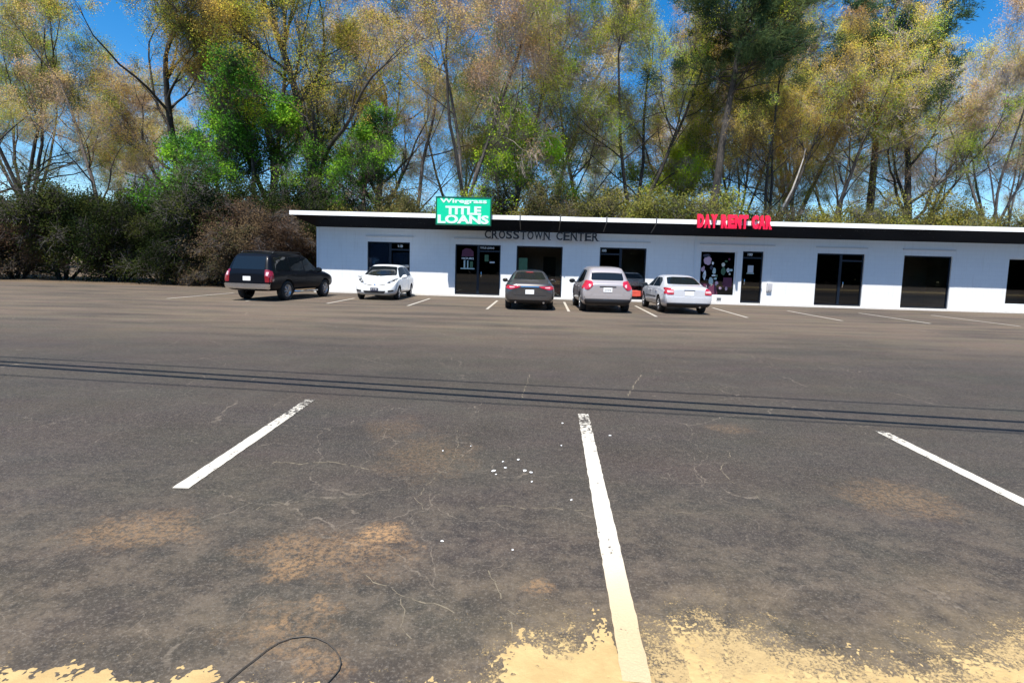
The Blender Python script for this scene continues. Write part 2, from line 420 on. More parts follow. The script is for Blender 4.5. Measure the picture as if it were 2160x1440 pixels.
# ---- plants
def leaf_mat(name, cols, trans=0.38, patch=0.35, lean=0.85, value=1.08):
    t = NT(name); t.n.remove(t.b)
    geo = t.node('ShaderNodeNewGeometry'); oi = t.node('ShaderNodeObjectInfo')
    n = t.noise(t.coord(), patch, 3, 0.5)
    f = t.math('ADD', t.math('MULTIPLY', geo.outputs['Random Per Island'], 0.34), t.math('MULTIPLY', t.step(n, 0.32, 0.68), 0.66))
    k = len(cols)
    c = t.ramp(f, [(0.12 + 0.76 * i / (k - 1), cc) for i, cc in enumerate(cols)])
    hs = t.node('ShaderNodeHueSaturation'); t.link(c, hs.inputs['Color'])
    t.link(t.math('ADD', t.math('MULTIPLY', oi.outputs['Random'], 0.03), 0.485), hs.inputs['Hue'])
    t.link(t.math('ADD', t.math('MULTIPLY', oi.outputs['Random'], 0.35), value), hs.inputs['Value'])
    d = t.node('ShaderNodeBsdfDiffuse'); tr = t.node('ShaderNodeBsdfTranslucent'); gl = t.node('ShaderNodeMixShader')
    # leaf clumps shade as rounded masses: the leaf normal leans out of the crown
    gv = t.node('ShaderNodeVectorMath'); gv.operation = 'SUBTRACT'; t.link(t.coord('Generated'), gv.inputs[0]); gv.inputs[1].default_value = (.5, .5, .45)
    gn = t.node('ShaderNodeVectorMath'); gn.operation = 'NORMALIZE'; t.link(gv.outputs[0], gn.inputs[0])
    vt = t.node('ShaderNodeVectorTransform'); vt.vector_type = 'NORMAL'; vt.convert_from = 'OBJECT'; vt.convert_to = 'WORLD'; t.link(gn.outputs[0], vt.inputs[0])
    ma = t.node('ShaderNodeVectorMath'); ma.operation = 'MULTIPLY_ADD'; t.link(vt.outputs[0], ma.inputs[0]); ma.inputs[1].default_value = (lean,) * 3; t.link(geo.outputs['Normal'], ma.inputs[2])
    nn = t.node('ShaderNodeVectorMath'); nn.operation = 'NORMALIZE'; t.link(ma.outputs[0], nn.inputs[0]); t.link(nn.outputs[0], d.inputs['Normal'])
    t.link(hs.outputs[0], d.inputs[0]); t.link(hs.outputs[0], tr.inputs[0]); gl.inputs[0].default_value = trans
    t.link(d.outputs[0], gl.inputs[1]); t.link(tr.outputs[0], gl.inputs[2]); t.link(gl.outputs[0], t.out.inputs[0])
    return t.m
M['leaf_tan'] = leaf_mat('leaf_tan', [(0.26, 0.165, 0.06), (0.64, 0.42, 0.10), (0.58, 0.48, 0.08), (0.25, 0.38, 0.045)])
M['leaf_rust'] = leaf_mat('leaf_rust', [(0.46, 0.30, 0.21), (0.62, 0.40, 0.20), (0.62, 0.46, 0.14), (0.40, 0.38, 0.09)])
M['leaf_olive'] = leaf_mat('leaf_olive', [(0.11, 0.13, 0.03), (0.30, 0.36, 0.045), (0.56, 0.52, 0.06), (0.26, 0.46, 0.035)])
M['leaf_lime'] = leaf_mat('leaf_lime', [(0.10, 0.14, 0.025), (0.24, 0.34, 0.03), (0.46, 0.50, 0.04), (0.26, 0.44, 0.03)])
M['leaf_green'] = leaf_mat('leaf_green', [(0.016, 0.045, 0.012), (0.04, 0.115, 0.016), (0.10, 0.26, 0.022), (0.24, 0.42, 0.03)])  # brightest greens put sunlit clumps into the leaf colour
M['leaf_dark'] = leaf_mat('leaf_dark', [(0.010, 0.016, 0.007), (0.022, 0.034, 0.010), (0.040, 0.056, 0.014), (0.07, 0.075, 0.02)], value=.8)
M['leaf_moss'] = leaf_mat('leaf_moss', [(0.05, 0.06, 0.018), (0.13, 0.135, 0.03), (0.25, 0.225, 0.05), (0.13, 0.18, 0.03)])
M['leaf_under'] = leaf_mat('leaf_under', [(0.04, 0.045, 0.018), (0.10, 0.10, 0.035), (0.19, 0.15, 0.06), (0.16, 0.19, 0.04)], value=.85)
M['leaf_pine'] = leaf_mat('leaf_pine', [(0.02, 0.045, 0.028), (0.04, 0.08, 0.04), (0.07, 0.12, 0.05), (0.11, 0.15, 0.05)], 0.15)
M['leaf_brown'] = leaf_mat('leaf_brown', [(0.04, 0.024, 0.016), (0.085, 0.052, 0.034), (0.16, 0.105, 0.06), (0.07, 0.065, 0.03)])
def bark_mat(name, a, b):
    t = NT(name); p = t.coord()
    n = t.noise(t.mapping(p, sc=(6, 6, 1)), 2.5, 6, 0.7)
    t.base(t.mix(t.step(n, 0.35, 0.7), (*a, 1), (*b, 1))); t.set(Roughness=0.9); t.bump(n, 0.6, 0.02); return t.m
M['bark_dark'] = bark_mat('bark_dark', (0.022, 0.019, 0.017), (0.075, 0.064, 0.055))
M['bark_grey'] = bark_mat('bark_grey', (0.05, 0.043, 0.04), (0.15, 0.13, 0.12))
M['bark_pine'] = bark_mat('bark_pine', (0.05, 0.028, 0.02), (0.14, 0.085, 0.065))
M['bark_pale'] = bark_mat('bark_pale', (0.35, 0.31, 0.27), (0.55, 0.50, 0.46))
M['twig'] = bark_mat('twig', (0.27, 0.22, 0.20), (0.48, 0.40, 0.36))

# ================================================================= ground
def sheet(name, x0, x1, y0, y1, z, mat, kind='structure', nx=1, ny=1):
    xs = np.linspace(x0, x1, nx + 1); ys = np.linspace(y0, y1, ny + 1)
    X, Y = np.meshgrid(xs, ys); v = np.stack([X.ravel(), Y.ravel(), np.full(X.size, z)], 1)
    i = np.arange((nx + 1) * ny).reshape(ny, nx + 1)[:, :-1].ravel()
    q = np.stack([i, i + 1, i + nx + 2, i + nx + 1], 1)
    return tag(obj(name, np_mesh(name, v, q), mat), kind=kind)
sheet('ground', -260, 260, -160, 260, -0.02, M['dirt'])
sheet('parking_lot', -60, 60, 1.80, 28.6, 0.0, M['asphalt'])
sheet('road', -260, 260, -12, -4.5, -0.012, M['asphalt'])

def fbm(x, y, scale, octaves, seed):
    rng = np.random.RandomState(seed); tot = np.zeros_like(x); amp = 1.0; s = scale; norm = 0
    for _ in range(octaves):
        tbl = rng.rand(256, 256)
        fx, fy = x * s + 100.3, y * s + 57.7
        ix, iy = np.floor(fx).astype(int), np.floor(fy).astype(int); tx, ty = fx - ix, fy - iy
        tx = tx * tx * (3 - 2 * tx); ty = ty * ty * (3 - 2 * ty)
        g = lambda a, b: tbl[a % 256, b % 256]
        tot += amp * ((g(ix, iy) * (1 - tx) + g(ix + 1, iy) * tx) * (1 - ty) + (g(ix, iy + 1) * (1 - tx) + g(ix + 1, iy + 1) * tx) * ty)
        norm += amp; amp *= 0.55; s *= 2.05
    return tot / norm - 0.5

def build_sand():
    nx, ny = 1100, 330
    xs = np.linspace(-2.9, 3.1, nx + 1); ys = np.concatenate([np.linspace(-1.5, 1.6, 31)[:-1], np.linspace(1.6, 2.75, ny - 29)])
    X, Y = np.meshgrid(xs, ys)
    sm = lambda v, a, b: np.clip((v - a) / (b - a), 0, 1) ** 2 * (3 - 2 * np.clip((v - a) / (b - a), 0, 1))
    X0 = X; X = X + fbm(X, Y, 2.2, 4, 21) * 0.7 + fbm(X, Y, 9, 3, 22) * .25
    edge = 1.845 + 0.235 * sm(X, -0.22, -0.02) + 0.08 * sm(X, 0.0, 0.3) - 0.22 * sm(X, 0.60, 1.1) + 0.06 * sm(X, 1.3, 2.2)
    X = X0; lump = fbm(X, Y, 2.6, 4, 1); mid = fbm(X, Y, 9, 4, 2); fine = fbm(X, Y, 75, 2, 3) * .75 + fbm(X, Y, 24, 3, 13) * .25
    rough = 0.35 + 0.35 * sm(X, -0.3, 0) + 0.5 * sm(X, 0.6, 0.85) + 0.25 * sm(Y, 2.0, 2.3) * sm(X, -0.2, 0)
    h = (edge - Y) * 0.055 + lump * 0.012 + mid * 0.016 + fine * 0.020 * rough
    pit = fbm(X, Y, 30, 2, 8); h = h - 0.05 * np.clip(pit - 0.24, 0, 1) * 3
    on = sm(X, 0.47, 0.52) * (1 - sm(X, 0.72, 0.76)) * sm(Y, 1.84, 2.02)      # trodden off the stripe
    h -= on * 0.05
    h = np.where(h > 0, 0.0045 * (1 - np.exp(-h / 0.012)), h * .1)
    v = np.stack([X.ravel(), Y.ravel(), h.ravel()], 1)
    i = np.arange((nx + 1) * ny).reshape(ny, nx + 1)[:, :-1].ravel()
    q = np.stack([i, i + 1, i + nx + 2, i + nx + 1], 1)
    keep = (h.ravel()[q] > 0).any(1); q = q[keep]
    used = np.unique(q); remap = np.zeros(len(v), dtype=int); remap[used] = np.arange(len(used))
    o = obj('sand', np_mesh('sand', v[used], remap[q], True), M['sand'])
    tag(o, 'pale tan sand drifted over the asphalt in the foreground', 'sand', kind='stuff')
build_sand()

def stall_line(a, b, w, label):
    a, b = Vector(a), Vector(b); d = (b - a).normalized(); n = Vector((-d.y, d.x, 0)) * w / 2
    N = max(2, int((b - a).length / 0.05)); vs = []; rng = np.random.RandomState(int(abs(a.x) * 100) + 3)
    for i in range(N + 1):
        p = a.lerp(b, i / N); j = rng.uniform(-0.003, 0.003, 2)
        vs += [p + n * (1 + j[0] / w * 2), p - n * (1 + j[1] / w * 2)]
    v = np.array([(q.x, q.y, 0.004) for q in vs]); i = np.arange(N) * 2
    o = obj('parking_line', np_mesh('parking_line', v, np.stack([i, i + 1, i + 3, i + 2], 1)[:, ::-1]), M['line'])
    tag(o, label, 'parking line', 'painted stall lines on the lot', 'structure')
LW = 0.115
stall_line(G(1230, 873), G(1344, 1440), LW, 'worn white stall line running into the sand in the foreground')
stall_line(G(655, 843), G(380, 1030), LW, 'white stall line cut by the left side of the foreground')
stall_line((3.86, 5.30, 0), (3.62, 1.9, 0), LW, 'white stall line to the right of the sandy foreground line')
for (p, q, lb) in (((690, 640), (748, 629), 'faded white stall line between black SUV and white hatchback'),
                   ((860, 645), (907, 629.5), 'white stall line just right of the white hatchback'),
                   ((1027, 652), (1049, 634), 'white stall line just left of the dark grey sedan'),
                   ((1200, 657), (1190, 637), 'white stall line between the dark grey sedan and the silver SUV'),
                   ((1385, 668), (1340, 645), 'white stall line between the silver SUV and the silver sedan'),
                   ((1577, 670), (1503, 649), 'white stall line just right of the silver sedan')):
    stall_line(G(*p), G(*q), 0.10, lb)
for k in range(1, 4):
    stall_line((8.7 + 3.05 * k, 18.6 - 0.12 * k, 0), (9.0 + 3.05 * k, 22.9 - 0.12 * k, 0), 0.10, 'white stall line in front of the far right shopfronts')
stall_line((-10.2, 19.9, 0), (-10.0, 24.4, 0), 0.10, 'white stall line on the far side of the black SUV')
stall_line((-13.3, 20.0, 0), (-13.1, 24.5, 0), 0.10, 'white stall line out beyond the black SUV')

# ---- old cracks in the paving, packed with pale grit
def cracks():
    bm = bmesh.new(); rng = random.Random(12)
    for pts, w in (([(1010, 1072), (1060, 1066), (1110, 1071), (1165, 1070), (1235, 1076)], .012), ([(1265, 1080), (1330, 1079), (1400, 1083), (1470, 1080)], .006),
                   ([(540, 983), (585, 974), (640, 978), (690, 973), (745, 984), (795, 992)], .013), ([(772, 1213), (800, 1232), (835, 1250), (870, 1264), (915, 1272), (960, 1290)], .009),
                   ([(845, 1262), (851, 1300), (848, 1325), (872, 1345)], .006), ([(1030, 1203), (1044, 1228), (1055, 1250), (1062, 1275), (1080, 1298), (1074, 1340)], .008),
                   ([(1620, 1062), (1585, 1040), (1550, 1020), (1520, 990), (1545, 955)], .008), ([(895, 1080), (880, 1048), (905, 1020), (945, 985), (968, 940), (962, 905)], .006),
                   ([(540, 1075), (575, 1058), (610, 1064), (655, 1050)], .007), ([(1325, 835), (1342, 805), (1355, 790)], .02), ([(1100, 842), (1108, 815), (1120, 790)], .016)):
        P = [G(*q) for q in pts]
        for a, b in zip(P, P[1:]):
            n = max(2, int((b - a).length / .035)); d = (b - a).normalized(); nn = Vector((-d.y, d.x, 0)); off = 0
            for k in range(n):
                if rng.random() < .22: continue
                p, q = a.lerp(b, k / n), a.lerp(b, (k + 1) / n); o0, off = off, off * .5 + rng.uniform(-.014, .014); ww = w * rng.uniform(.25, 1.0)
                bm.faces.new([bm.verts.new(v + Vector((0, 0, .0015))) for v in (p + nn * (o0 - ww / 2), q + nn * (off - ww / 2), q + nn * (off + ww / 2), p + nn * (o0 + ww / 2))])
    bmesh.ops.recalc_face_normals(bm, faces=bm.faces)
    for f in bm.faces:
        if f.normal.z < 0: f.normal_flip()
    tag(bm_obj('pavement_cracks', bm, M['grit']), kind='structure')
cracks()

# ---- litter and the black cable lying at the edge of the sand
def scrap(px, py, s, label):
    rng = random.Random(px * 7 + py); bm = bmesh.new(); n = 7
    ring = [bm.verts.new((s * rng.uniform(.6, 1.1) * math.cos(2*math.pi*k/n), s * .75 * rng.uniform(.6, 1.1) * math.sin(2*math.pi*k/n), rng.uniform(0, s * .25))) for k in range(n)]
    top = bm.verts.new((0, 0, s * .45)); bot = bm.verts.new((0, 0, 0))
    for k in range(n):
        bm.faces.new((ring[k], ring[(k+1) % n], top)); bm.faces.new((ring[(k+1) % n], ring[k], bot))
    o = bm_obj('paper_scrap', bm, M['paper'])
    o.location = G(px, py) + Vector((0, 0, 0.003)); o.rotation_euler = (0, 0, rng.uniform(0, 6))
    tag(o, label, 'litter', 'white scraps scattered on the asphalt')
for a in ((1187, 893, .018, 'pale scrap just left of the top of the worn stall line'), (1286, 919, .017, 'white scrap just right of the worn stall line'),
          (1184, 940, .012, 'small grey-white scrap left of the worn stall line'), (1061, 974, .013, 'flat pale scrap topmost on the left of the scattered cluster'),
          (1093, 970, .018, 'bright white scrap at the top right of the scattered cluster'), (1066, 987, .014, 'narrow scrap in the middle of the scattered cluster'),
          (1041, 994, .026, 'largest bright white scrap at the left of the cluster'), (1046, 1001, .012, 'tiny scrap tucked below the largest white scrap'),
          (1107, 993, .021, 'bright white scrap left of a pair in the cluster'), (1120, 997, .020, 'bright white scrap right of a pair in the cluster'),
          (1122, 1016, .011, 'faint scrap just below the pair of white scraps'), (1205, 1055, .014, 'lone scrap near the middle of the worn stall line'),
          (933, 1142, .014, 'lone white scrap beside the orange mud stain'), (934, 951, .012, 'lone pale scrap farthest left of the scattered cluster'),
          (993, 941, .010, 'tiny scrap in the open above the scattered cluster'), (1081, 1160, .010, 'tiny scrap in the open below the scattered cluster')):
    scrap(*a)
bm = bmesh.new()
cp = [(430, 1500), (480, 1440), (512, 1413), (540, 1392), (562, 1374), (587, 1358), (615, 1348), (645, 1344.5), (668, 1348), (690, 1358), (706, 1372), (716, 1388), (719, 1402), (714, 1417), (703, 1430), (688, 1446), (672, 1466)]
add_tube(bm, [G(x, y) + Vector((0, 0, 0.008)) for x, y in cp], 0.0027, 7)
tag(bm_obj('cable_loop', bm, M['cable']), 'thin black cable lying in a loop at the edge of the sand', 'cable')

# ---- overhead wires (out of the picture above; their shadows cross the lot)
AZ, EL = R(17.0), math.atan(1.92 * math.cos(R(17.0)))
SUN_DIR = Vector((math.sin(AZ) * math.cos(EL), math.cos(AZ) * math.cos(EL), -math.sin(EL)))
for (a, b, h, r, lb) in (((540, 781.5), (1620, 838.6), 6.6, 0.019, 'thin overhead wire, farthest of the four from the road'), ((540, 795), (1620, 859), 5.6, 0.040, 'thick overhead cable bundle, second from the lot side'),
                         ((540, 805.5), (1620, 875), 5.6, 0.042, 'thick overhead cable bundle, third from the lot side'), ((540, 822), (1620, 884), 6.8, 0.016, 'thin overhead wire nearest the road')):
    off = Vector((math.sin(AZ), math.cos(AZ), 0)) * (h / math.tan(EL))
    A, B = G(*a) - off, G(*b) - off; d = (B - A).normalized(); mid = (A + B) / 2
    bm = bmesh.new()
    add_tube(bm, [mid + d * s + Vector((0, 0, h + 0.0009 * s * s)) for s in np.linspace(-34, 34, 35)], r, 6)
    tag(bm_obj('power_line', bm, M['cable']), lb, 'power line', 'overhead wires along the road')

# ================================================================= building
wA, wB = G(705, 616.5), G(1613, 644)
UD = (wB - wA).normalized(); ND = Vector((-UD.y, UD.x, 0)); YAW = math.atan2(UD.y, UD.x)
shop = empty('shop_building', ND * ND.dot(wA), YAW, 'long low white shop building with black canopy underside and flat roof', 'building')
def wpt(u, v=0.0, z=0.0): return ND * (ND.dot(wA) + v) + UD * u + Vector((0, 0, z))
UL, UR, DEP, ZT = -11.37, 29.0, 9.0, 3.37
OPEN = [  # u0, u1, z0, z1
    (-8.70, -6.48, 0.10, 2.68), (-4.13, -1.80, 0.10, 2.66), (-0.98, 1.36, 0.10, 2.66), (3.24, 5.58, 0.12, 2.69),
    (8.26, 10.08, 0.39, 2.68), (10.36, 11.38, 0.12, 2.68), (14.0, 16.3, 0.10, 2.68), (18.2, 20.5, 0.10, 2.68), (23.2, 25.4, 0.39, 2.68)]
bm = bmesh.new(); prev = UL; T = 0.22
for (u0, u1, z0, z1) in OPEN:
    add_box(bm, prev, u0, 0, T, 0, ZT + 0.3); add_box(bm, u0, u1, 0, T, z1, ZT + 0.3)
    if z0 > 0.2: add_box(bm, u0, u1, 0, T, 0, z0)
    prev = u1
add_box(bm, prev, UR, 0, T, 0, ZT + 0.3)
add_box(bm, UL, UL + T, T, DEP, 0, ZT + 0.3); add_box(bm, UR - T, UR, T, DEP, 0, ZT + 0.3); add_box(bm, UL, UR, DEP, DEP + T, 0, ZT + 0.3)
bmesh.ops.remove_doubles(bm, verts=bm.verts, dist=1e-4)
bm_obj('wall', bm, M['wall'], shop)
bm = bmesh.new(); add_box(bm, UL - 0.05, UR, -0.24, -0.003, 0, 0.095)
bm_obj('kerb', bm, M['kerb'], shop)
# the inside of the shops
bm = bmesh.new()
add_box(bm, UL + T, UR - T, T, DEP, 0.02, 0.10, 1); add_box(bm, UL + T, UR - T, T + 0.01, DEP, 2.9, 3.0, 0); add_box(bm, UL + T, UR - T, 3.4, 3.5, 0.1, 2.9, 0)
for u in (-5.3, 2.3, 7.0, 12.5, 17.2, 21.8): add_box(bm, u, u + 0.12, T + 0.02, 3.4, 0.1, 2.9, 0)
add_box(bm, 0.45, 1.15, 3.30, 3.39, 0.1, 2.2, 2); add_box(bm, 3.9, 4.8, 3.30, 3.39, 0.1, 2.15, 2); add_box(bm, -3.6, -2.4, 2.2, 2.9, 0.1, 1.1, 2)
add_box(bm, -8.3, -7.0, 2.6, 3.3, 0.1, 0.85, 2)
bm_obj('interior', bm, [M['room'], M['room_floor'], M['dark_wood']], shop)
# roof, fascia and the black underside rising outward
EDGE, FZ0, FZ1, UX0 = -1.40, 3.835, 4.035, -12.13
rf = box('roof', UX0 + 0.05, UR + 0.7, EDGE + 0.05, DEP + 0.8, 3.90, 4.03, M['roofing'], shop)
bm = bmesh.new()
o1 = [bm.verts.new(p) for p in ((UX0 + .04, EDGE + .04, FZ0 + .02), (UR + .7, EDGE + .04, FZ0 + .02), (UR, -0.004, ZT), (UL - .004, -0.004, ZT), (UX0 + .04, DEP + .8, FZ0 + .02), (UL - .004, DEP, ZT))]
bm.faces.new((o1[0], o1[3], o1[2], o1[1])); bm.faces.new((o1[0], o1[4], o1[5], o1[3]))
g = bmesh.ops.extrude_face_region(bm, geom=list(bm.faces)); bmesh.ops.translate(bm, verts=[v for v in g['geom'] if isinstance(v, bmesh.types.BMVert)], vec=(0, 0, 0.05))
bmesh.ops.recalc_face_normals(bm, faces=bm.faces)
bm_obj('soffit', bm, M['soffit'], shop)
bm = bmesh.new()
for k in range(18):                                    # white metal edge in butted lengths
    a = UX0 + k * (UR + 0.7 - UX0) / 18; b = UX0 + (k + 1) * (UR + 0.7 - UX0) / 18
    add_box(bm, a + 0.004, b - 0.004, EDGE - 0.004 * (k % 2), EDGE + 0.04, FZ0, FZ1 + 0.003 * (k % 3))
add_box(bm, UX0, UX0 + 0.04, EDGE + 0.041, DEP + .8, FZ0, FZ1)
bm_obj('fascia', bm, M['fascia'], shop)
for u in (-0.81, 1.12, 3.33, 5.68):                    # dark straps over the white edge and down the underside
    bm = bmesh.new(); add_box(bm, u - .03, u + .03, EDGE - .03, EDGE - .006, FZ0 - .02, FZ1 + .05)
    add_prism(bm, [(EDGE - .03, FZ0 - .02), (EDGE - .006, FZ0 - .02), (-0.35, 3.475), (-0.35, 3.44)], 'x', u - .02, u + .02)
    bm_obj('strap', bm, M['rib'], shop)
for (a, b, z) in ((-8.76, -6.28, 2.93), (-4.2, -2.55, 2.93), (3.28, 5.75, 2.96), (8.20, 11.9, 2.96), (13.9, 16.4, 2.95), (18.1, 20.6, 2.95)):
    box('lintel', a, b, -0.05, -0.003, z, z + 0.07, M['trim'], shop)
for u in (UL + 0.02, 7.95):                             # white corner board and pilaster
    box('corner_board', u, u + 0.10, -0.028, -0.003, 0.10, ZT - 0.01, M['white_frame'], shop)

# ---- shopfront glazing: every frame a part, its panes, handle and stickers sub-parts
YF = 0.07                                              # the frame sits back in the reveal
def frame_bm(u0, u1, z0, z1, w=0.055, extra=()):
    bm = bmesh.new()
    add_box(bm, u0, u0 + w, YF, YF + .09, z0, z1); add_box(bm, u1 - w, u1, YF, YF + .09, z0, z1)
    add_box(bm, u0 + w, u1 - w, YF, YF + .09, z1 - w, z1); add_box(bm, u0 + w, u1 - w, YF, YF + .09, z0, z0 + w)
    for e in extra: add_box(bm, e[0], e[1], YF + .003, YF + .087, e[2], e[3])
    return bm
def glazed(kind, u0, u1, z0, z1, fm, gm, transom=None, handle=None, w=0.055):
    ex = [(u0 + w, u1 - w, transom - .04, transom + .04)] if transom else []
    f = bm_obj(kind, frame_bm(u0, u1, z0, z1, w, ex), fm, shop)
    spans = [(z0 + w, z1 - w)] if not transom else [(z0 + w, transom - .04), (transom + .04, z1 - w)]
    for a, b in spans: box('pane', u0 + w, u1 - w, YF + .04, YF + .046, a, b, gm, f)
    if handle:
        bm = bmesh.new(); add_tube(bm, [(handle, YF - .002, 1.0), (handle, YF - .05, 1.02), (handle, YF - .05, 1.28), (handle, YF - .002, 1.30)], .016, 8)
        bm_obj('handle', bm, M['chrome'], f)
    return f
def sticker_text(f, body, u, z, h, mat, width=None):
    o = obj('lettering', text_mesh(body, width, h, 0.004, 0.01), mat, f); o.location = (u, YF + .036, z)
def sticker(f, u0, u1, z0, z1, mat, pts=None):
    bm = bmesh.new()
    if pts is None: pts = [(u0, z0), (u1, z0), (u1, z1), (u0, z1)]
    add_prism(bm, pts, 'y', YF + .030, YF + .036)
    return bm_obj('sticker', bm, mat, f)
def blob(cx, cz, rx, rz, n=11, seed=0):
    rng = random.Random(seed); return [(cx + rx * rng.uniform(.75, 1.1) * math.cos(2*math.pi*k/n), cz + rz * rng.uniform(.75, 1.1) * math.sin(2*math.pi*k/n)) for k in range(n)]
NF, WF = M['navy_frame'], M['white_frame']
# first bay, behind the white hatchback: fixed light and a door
box('sill_panel', -8.70, -7.52, YF, YF + .10, 0.10, 0.80, M['wall'], shop)
glazed('window', -8.70, -7.525, 0.803, 2.68, NF, M['grey_film'])
f = glazed('door', -7.52, -6.48, 0.10, 2.68, NF, M['grey_film'], 2.30, -7.38)
sticker_text(f, '110', -7.12, 2.42, 0.13, M['paper']); box('reflection_panel', -8.62, -7.60, YF + .10, YF + .12, .90, 2.60, M['trim'], shop); box('reflection_panel', -7.40, -6.58, YF + .10, YF + .12, 1.0, 2.15, M['trim'], f)  # grey panels added behind the glass stand in for its grey-blue reflection
# second bay: stickered window and entrance
f = glazed('window', -4.13, -2.955, 0.10, 2.66, NF, M['dark_glass'])
sticker(f, 0, 0, 0, 0, M['plum'], [(-3.82, 2.05), (-3.2, 2.05), (-3.2, 2.3), (-3.35, 2.44), (-3.6, 2.47), (-3.78, 2.36)])
sticker_text(f, 'OPEN', -3.78, 2.10, 0.20, M['red_cloth'], 0.5)
sticker_text(f, 'HOURS', -3.80, 1.90, 0.10, M['paper'], 0.62)
sticker(f, -3.70, -3.62, 1.47, 1.86, M['mint']); sticker(f, -3.52, -3.46, 1.47, 1.84, M['mint']); sticker(f, -3.38, -3.22, 1.47, 1.80, M['green_print'])
sticker(f, -3.86, -3.14, 1.40, 1.455, M['mint'])
f = glazed('door', -2.95, -1.80, 0.10, 2.66, NF, M['dark_glass'], 2.34, -2.78)
sticker_text(f, 'TITLE LOANS', -2.86, 2.46, 0.09, M['paper'], 0.72)
sticker(f, -2.62, -2.42, 1.82, 2.16, M['green_print']); sticker(f, -2.36, -2.10, 1.74, 1.82, M['trim'])
# third bay: wide glass with the room showing
f = glazed('window', -0.98, 1.36, 0.10, 2.66, NF, M['shop_glass'])
sticker(f, -0.86, -0.42, 1.3, 2.05, M['green_print'])
# fourth bay
f = glazed('door', 3.24, 4.30, 0.12, 2.69, NF, M['dark_glass'], 2.36, 4.16)
sticker_text(f, '100', 3.36, 2.47, 0.12, M['paper'])
f = glazed('window', 4.305, 5.58, 0.12, 2.69, NF, M['shop_glass'])
# fifth bay: white framed display window and dark door
f = glazed('window', 8.26, 10.08, 0.39, 2.68, WF, M['dark_glass'], w=0.07)
sticker(f, 0, 0, 0, 0, M['plum'], [(8.34, 0.48), (9.25, 0.48), (9.15, 0.95), (8.34, 1.05)])
sticker(f, 0, 0, 0, 0, M['pink'], blob(8.68, 2.16, .21, .24, 13, 1)); sticker(f, 0, 0, 0, 0, M['ink'], blob(8.62, 2.42, .20, .09, 11, 2))
sticker(f, 0, 0, 0, 0, M['mint'], blob(9.03, 1.66, .09, .19, 9, 3)); sticker(f, 0, 0, 0, 0, M['mint'], blob(8.90, 1.12, .13, .24, 9, 4))
sticker(f, 0, 0, 0, 0, M['paper'], blob(8.56, 1.42, .07, .26, 9, 5)); sticker(f, 0, 0, 0, 0, M['pink'], blob(8.45, 1.72, .10, .12, 9, 6))
sticker(f, 8.92, 9.18, 1.39, 1.46, M['paper']); sticker(f, 0, 0, 0, 0, M['pink'], blob(9.18, 1.06, .10, .10, 9, 7)); sticker(f, 0, 0, 0, 0, M['pink'], blob(9.38, 0.80, .09, .08, 9, 8))
sticker(f, 0, 0, 0, 0, M['cream'], blob(9.46, 1.98, .10, .12, 9, 9)); sticker(f, 0, 0, 0, 0, M['green_print'], blob(9.48, 1.65, .13, .22, 9, 10))
_r = random.Random(4)
for k in range(16):
    sticker(f, 0, 0, 0, 0, M[('pink', 'mint', 'plum', 'paper', 'green_print', 'ink')[k % 6]], [(a, b + .0) for a, b in blob(8.44 + _r.random() * 1.4, .62 + _r.random() * 1.9, .03 + _r.random() * .06, .04 + _r.random() * .10, 8, k)])
sticker(f, 9.66, 9.93, 1.66, 1.78, M['mint']); sticker(f, 0, 0, 0, 0, M['cream'], blob(9.80, 1.52, .05, .06, 9, 11)); sticker(f, 9.50, 9.93, 0.86, 1.34, M['plum'])
f = glazed('door', 10.36, 11.38, 0.12, 2.68, NF, M['dark_glass'], 2.36, 10.52)
sticker_text(f, '100', 10.64, 2.46, 0.13, M['paper']); sticker(f, 10.68, 10.96, 1.62, 1.98, M['trim']); sticker(f, 10.64, 11.0, 1.56, 1.605, M['mint'])
# bays beyond the right of the photograph
f = glazed('window', 14.0, 15.2, 0.10, 2.68, NF, M['dark_glass']); f = glazed('door', 15.205, 16.3, 0.10, 2.68, NF, M['dark_glass'], 2.34, 15.35)
f = glazed('window', 18.2, 20.5, 0.10, 2.68, NF, M['shop_glass']); f = glazed('window', 23.2, 25.4, 0.39, 2.68, WF, M['dark_glass'])

def on_wall(o, u, v, z, rz=0.0):
    o.location = wpt(u, v, z); o.rotation_euler = (0, 0, YAW + rz)
# red chairs just inside the glass, in the strip of sun
def chair(u, v, rz, label):
    t = empty('armchair'); tag(t, label, 'armchair', 'red armchairs inside the shops'); on_wall(t, u, v, 0.10, rz)
    box('seat', -.33, .33, -.33, .30, .14, .46, M['red_cloth'], t, .03); box('backrest', -.33, .33, .22, .36, .461, .92, M['red_cloth'], t, .03)
    for s in (-1, 1): box('armrest', s * .40 - .07, s * .40 + .07, -.33, .36, .14, .64, M['red_cloth'], t, .025)
    for sx in (-1, 1):
        for sy in (-1, 1): box('leg', sx * .30 - .025, sx * .30 + .025, sy * .25 - .025, sy * .25 + .025, 0, .14, M['dark_wood'], t)
chair(5.10, .40, R(8), 'red armchair behind the glass beside the silver SUV'); chair(0.98, 1.0, R(-8), 'red armchair behind the glass beside the dark grey sedan')

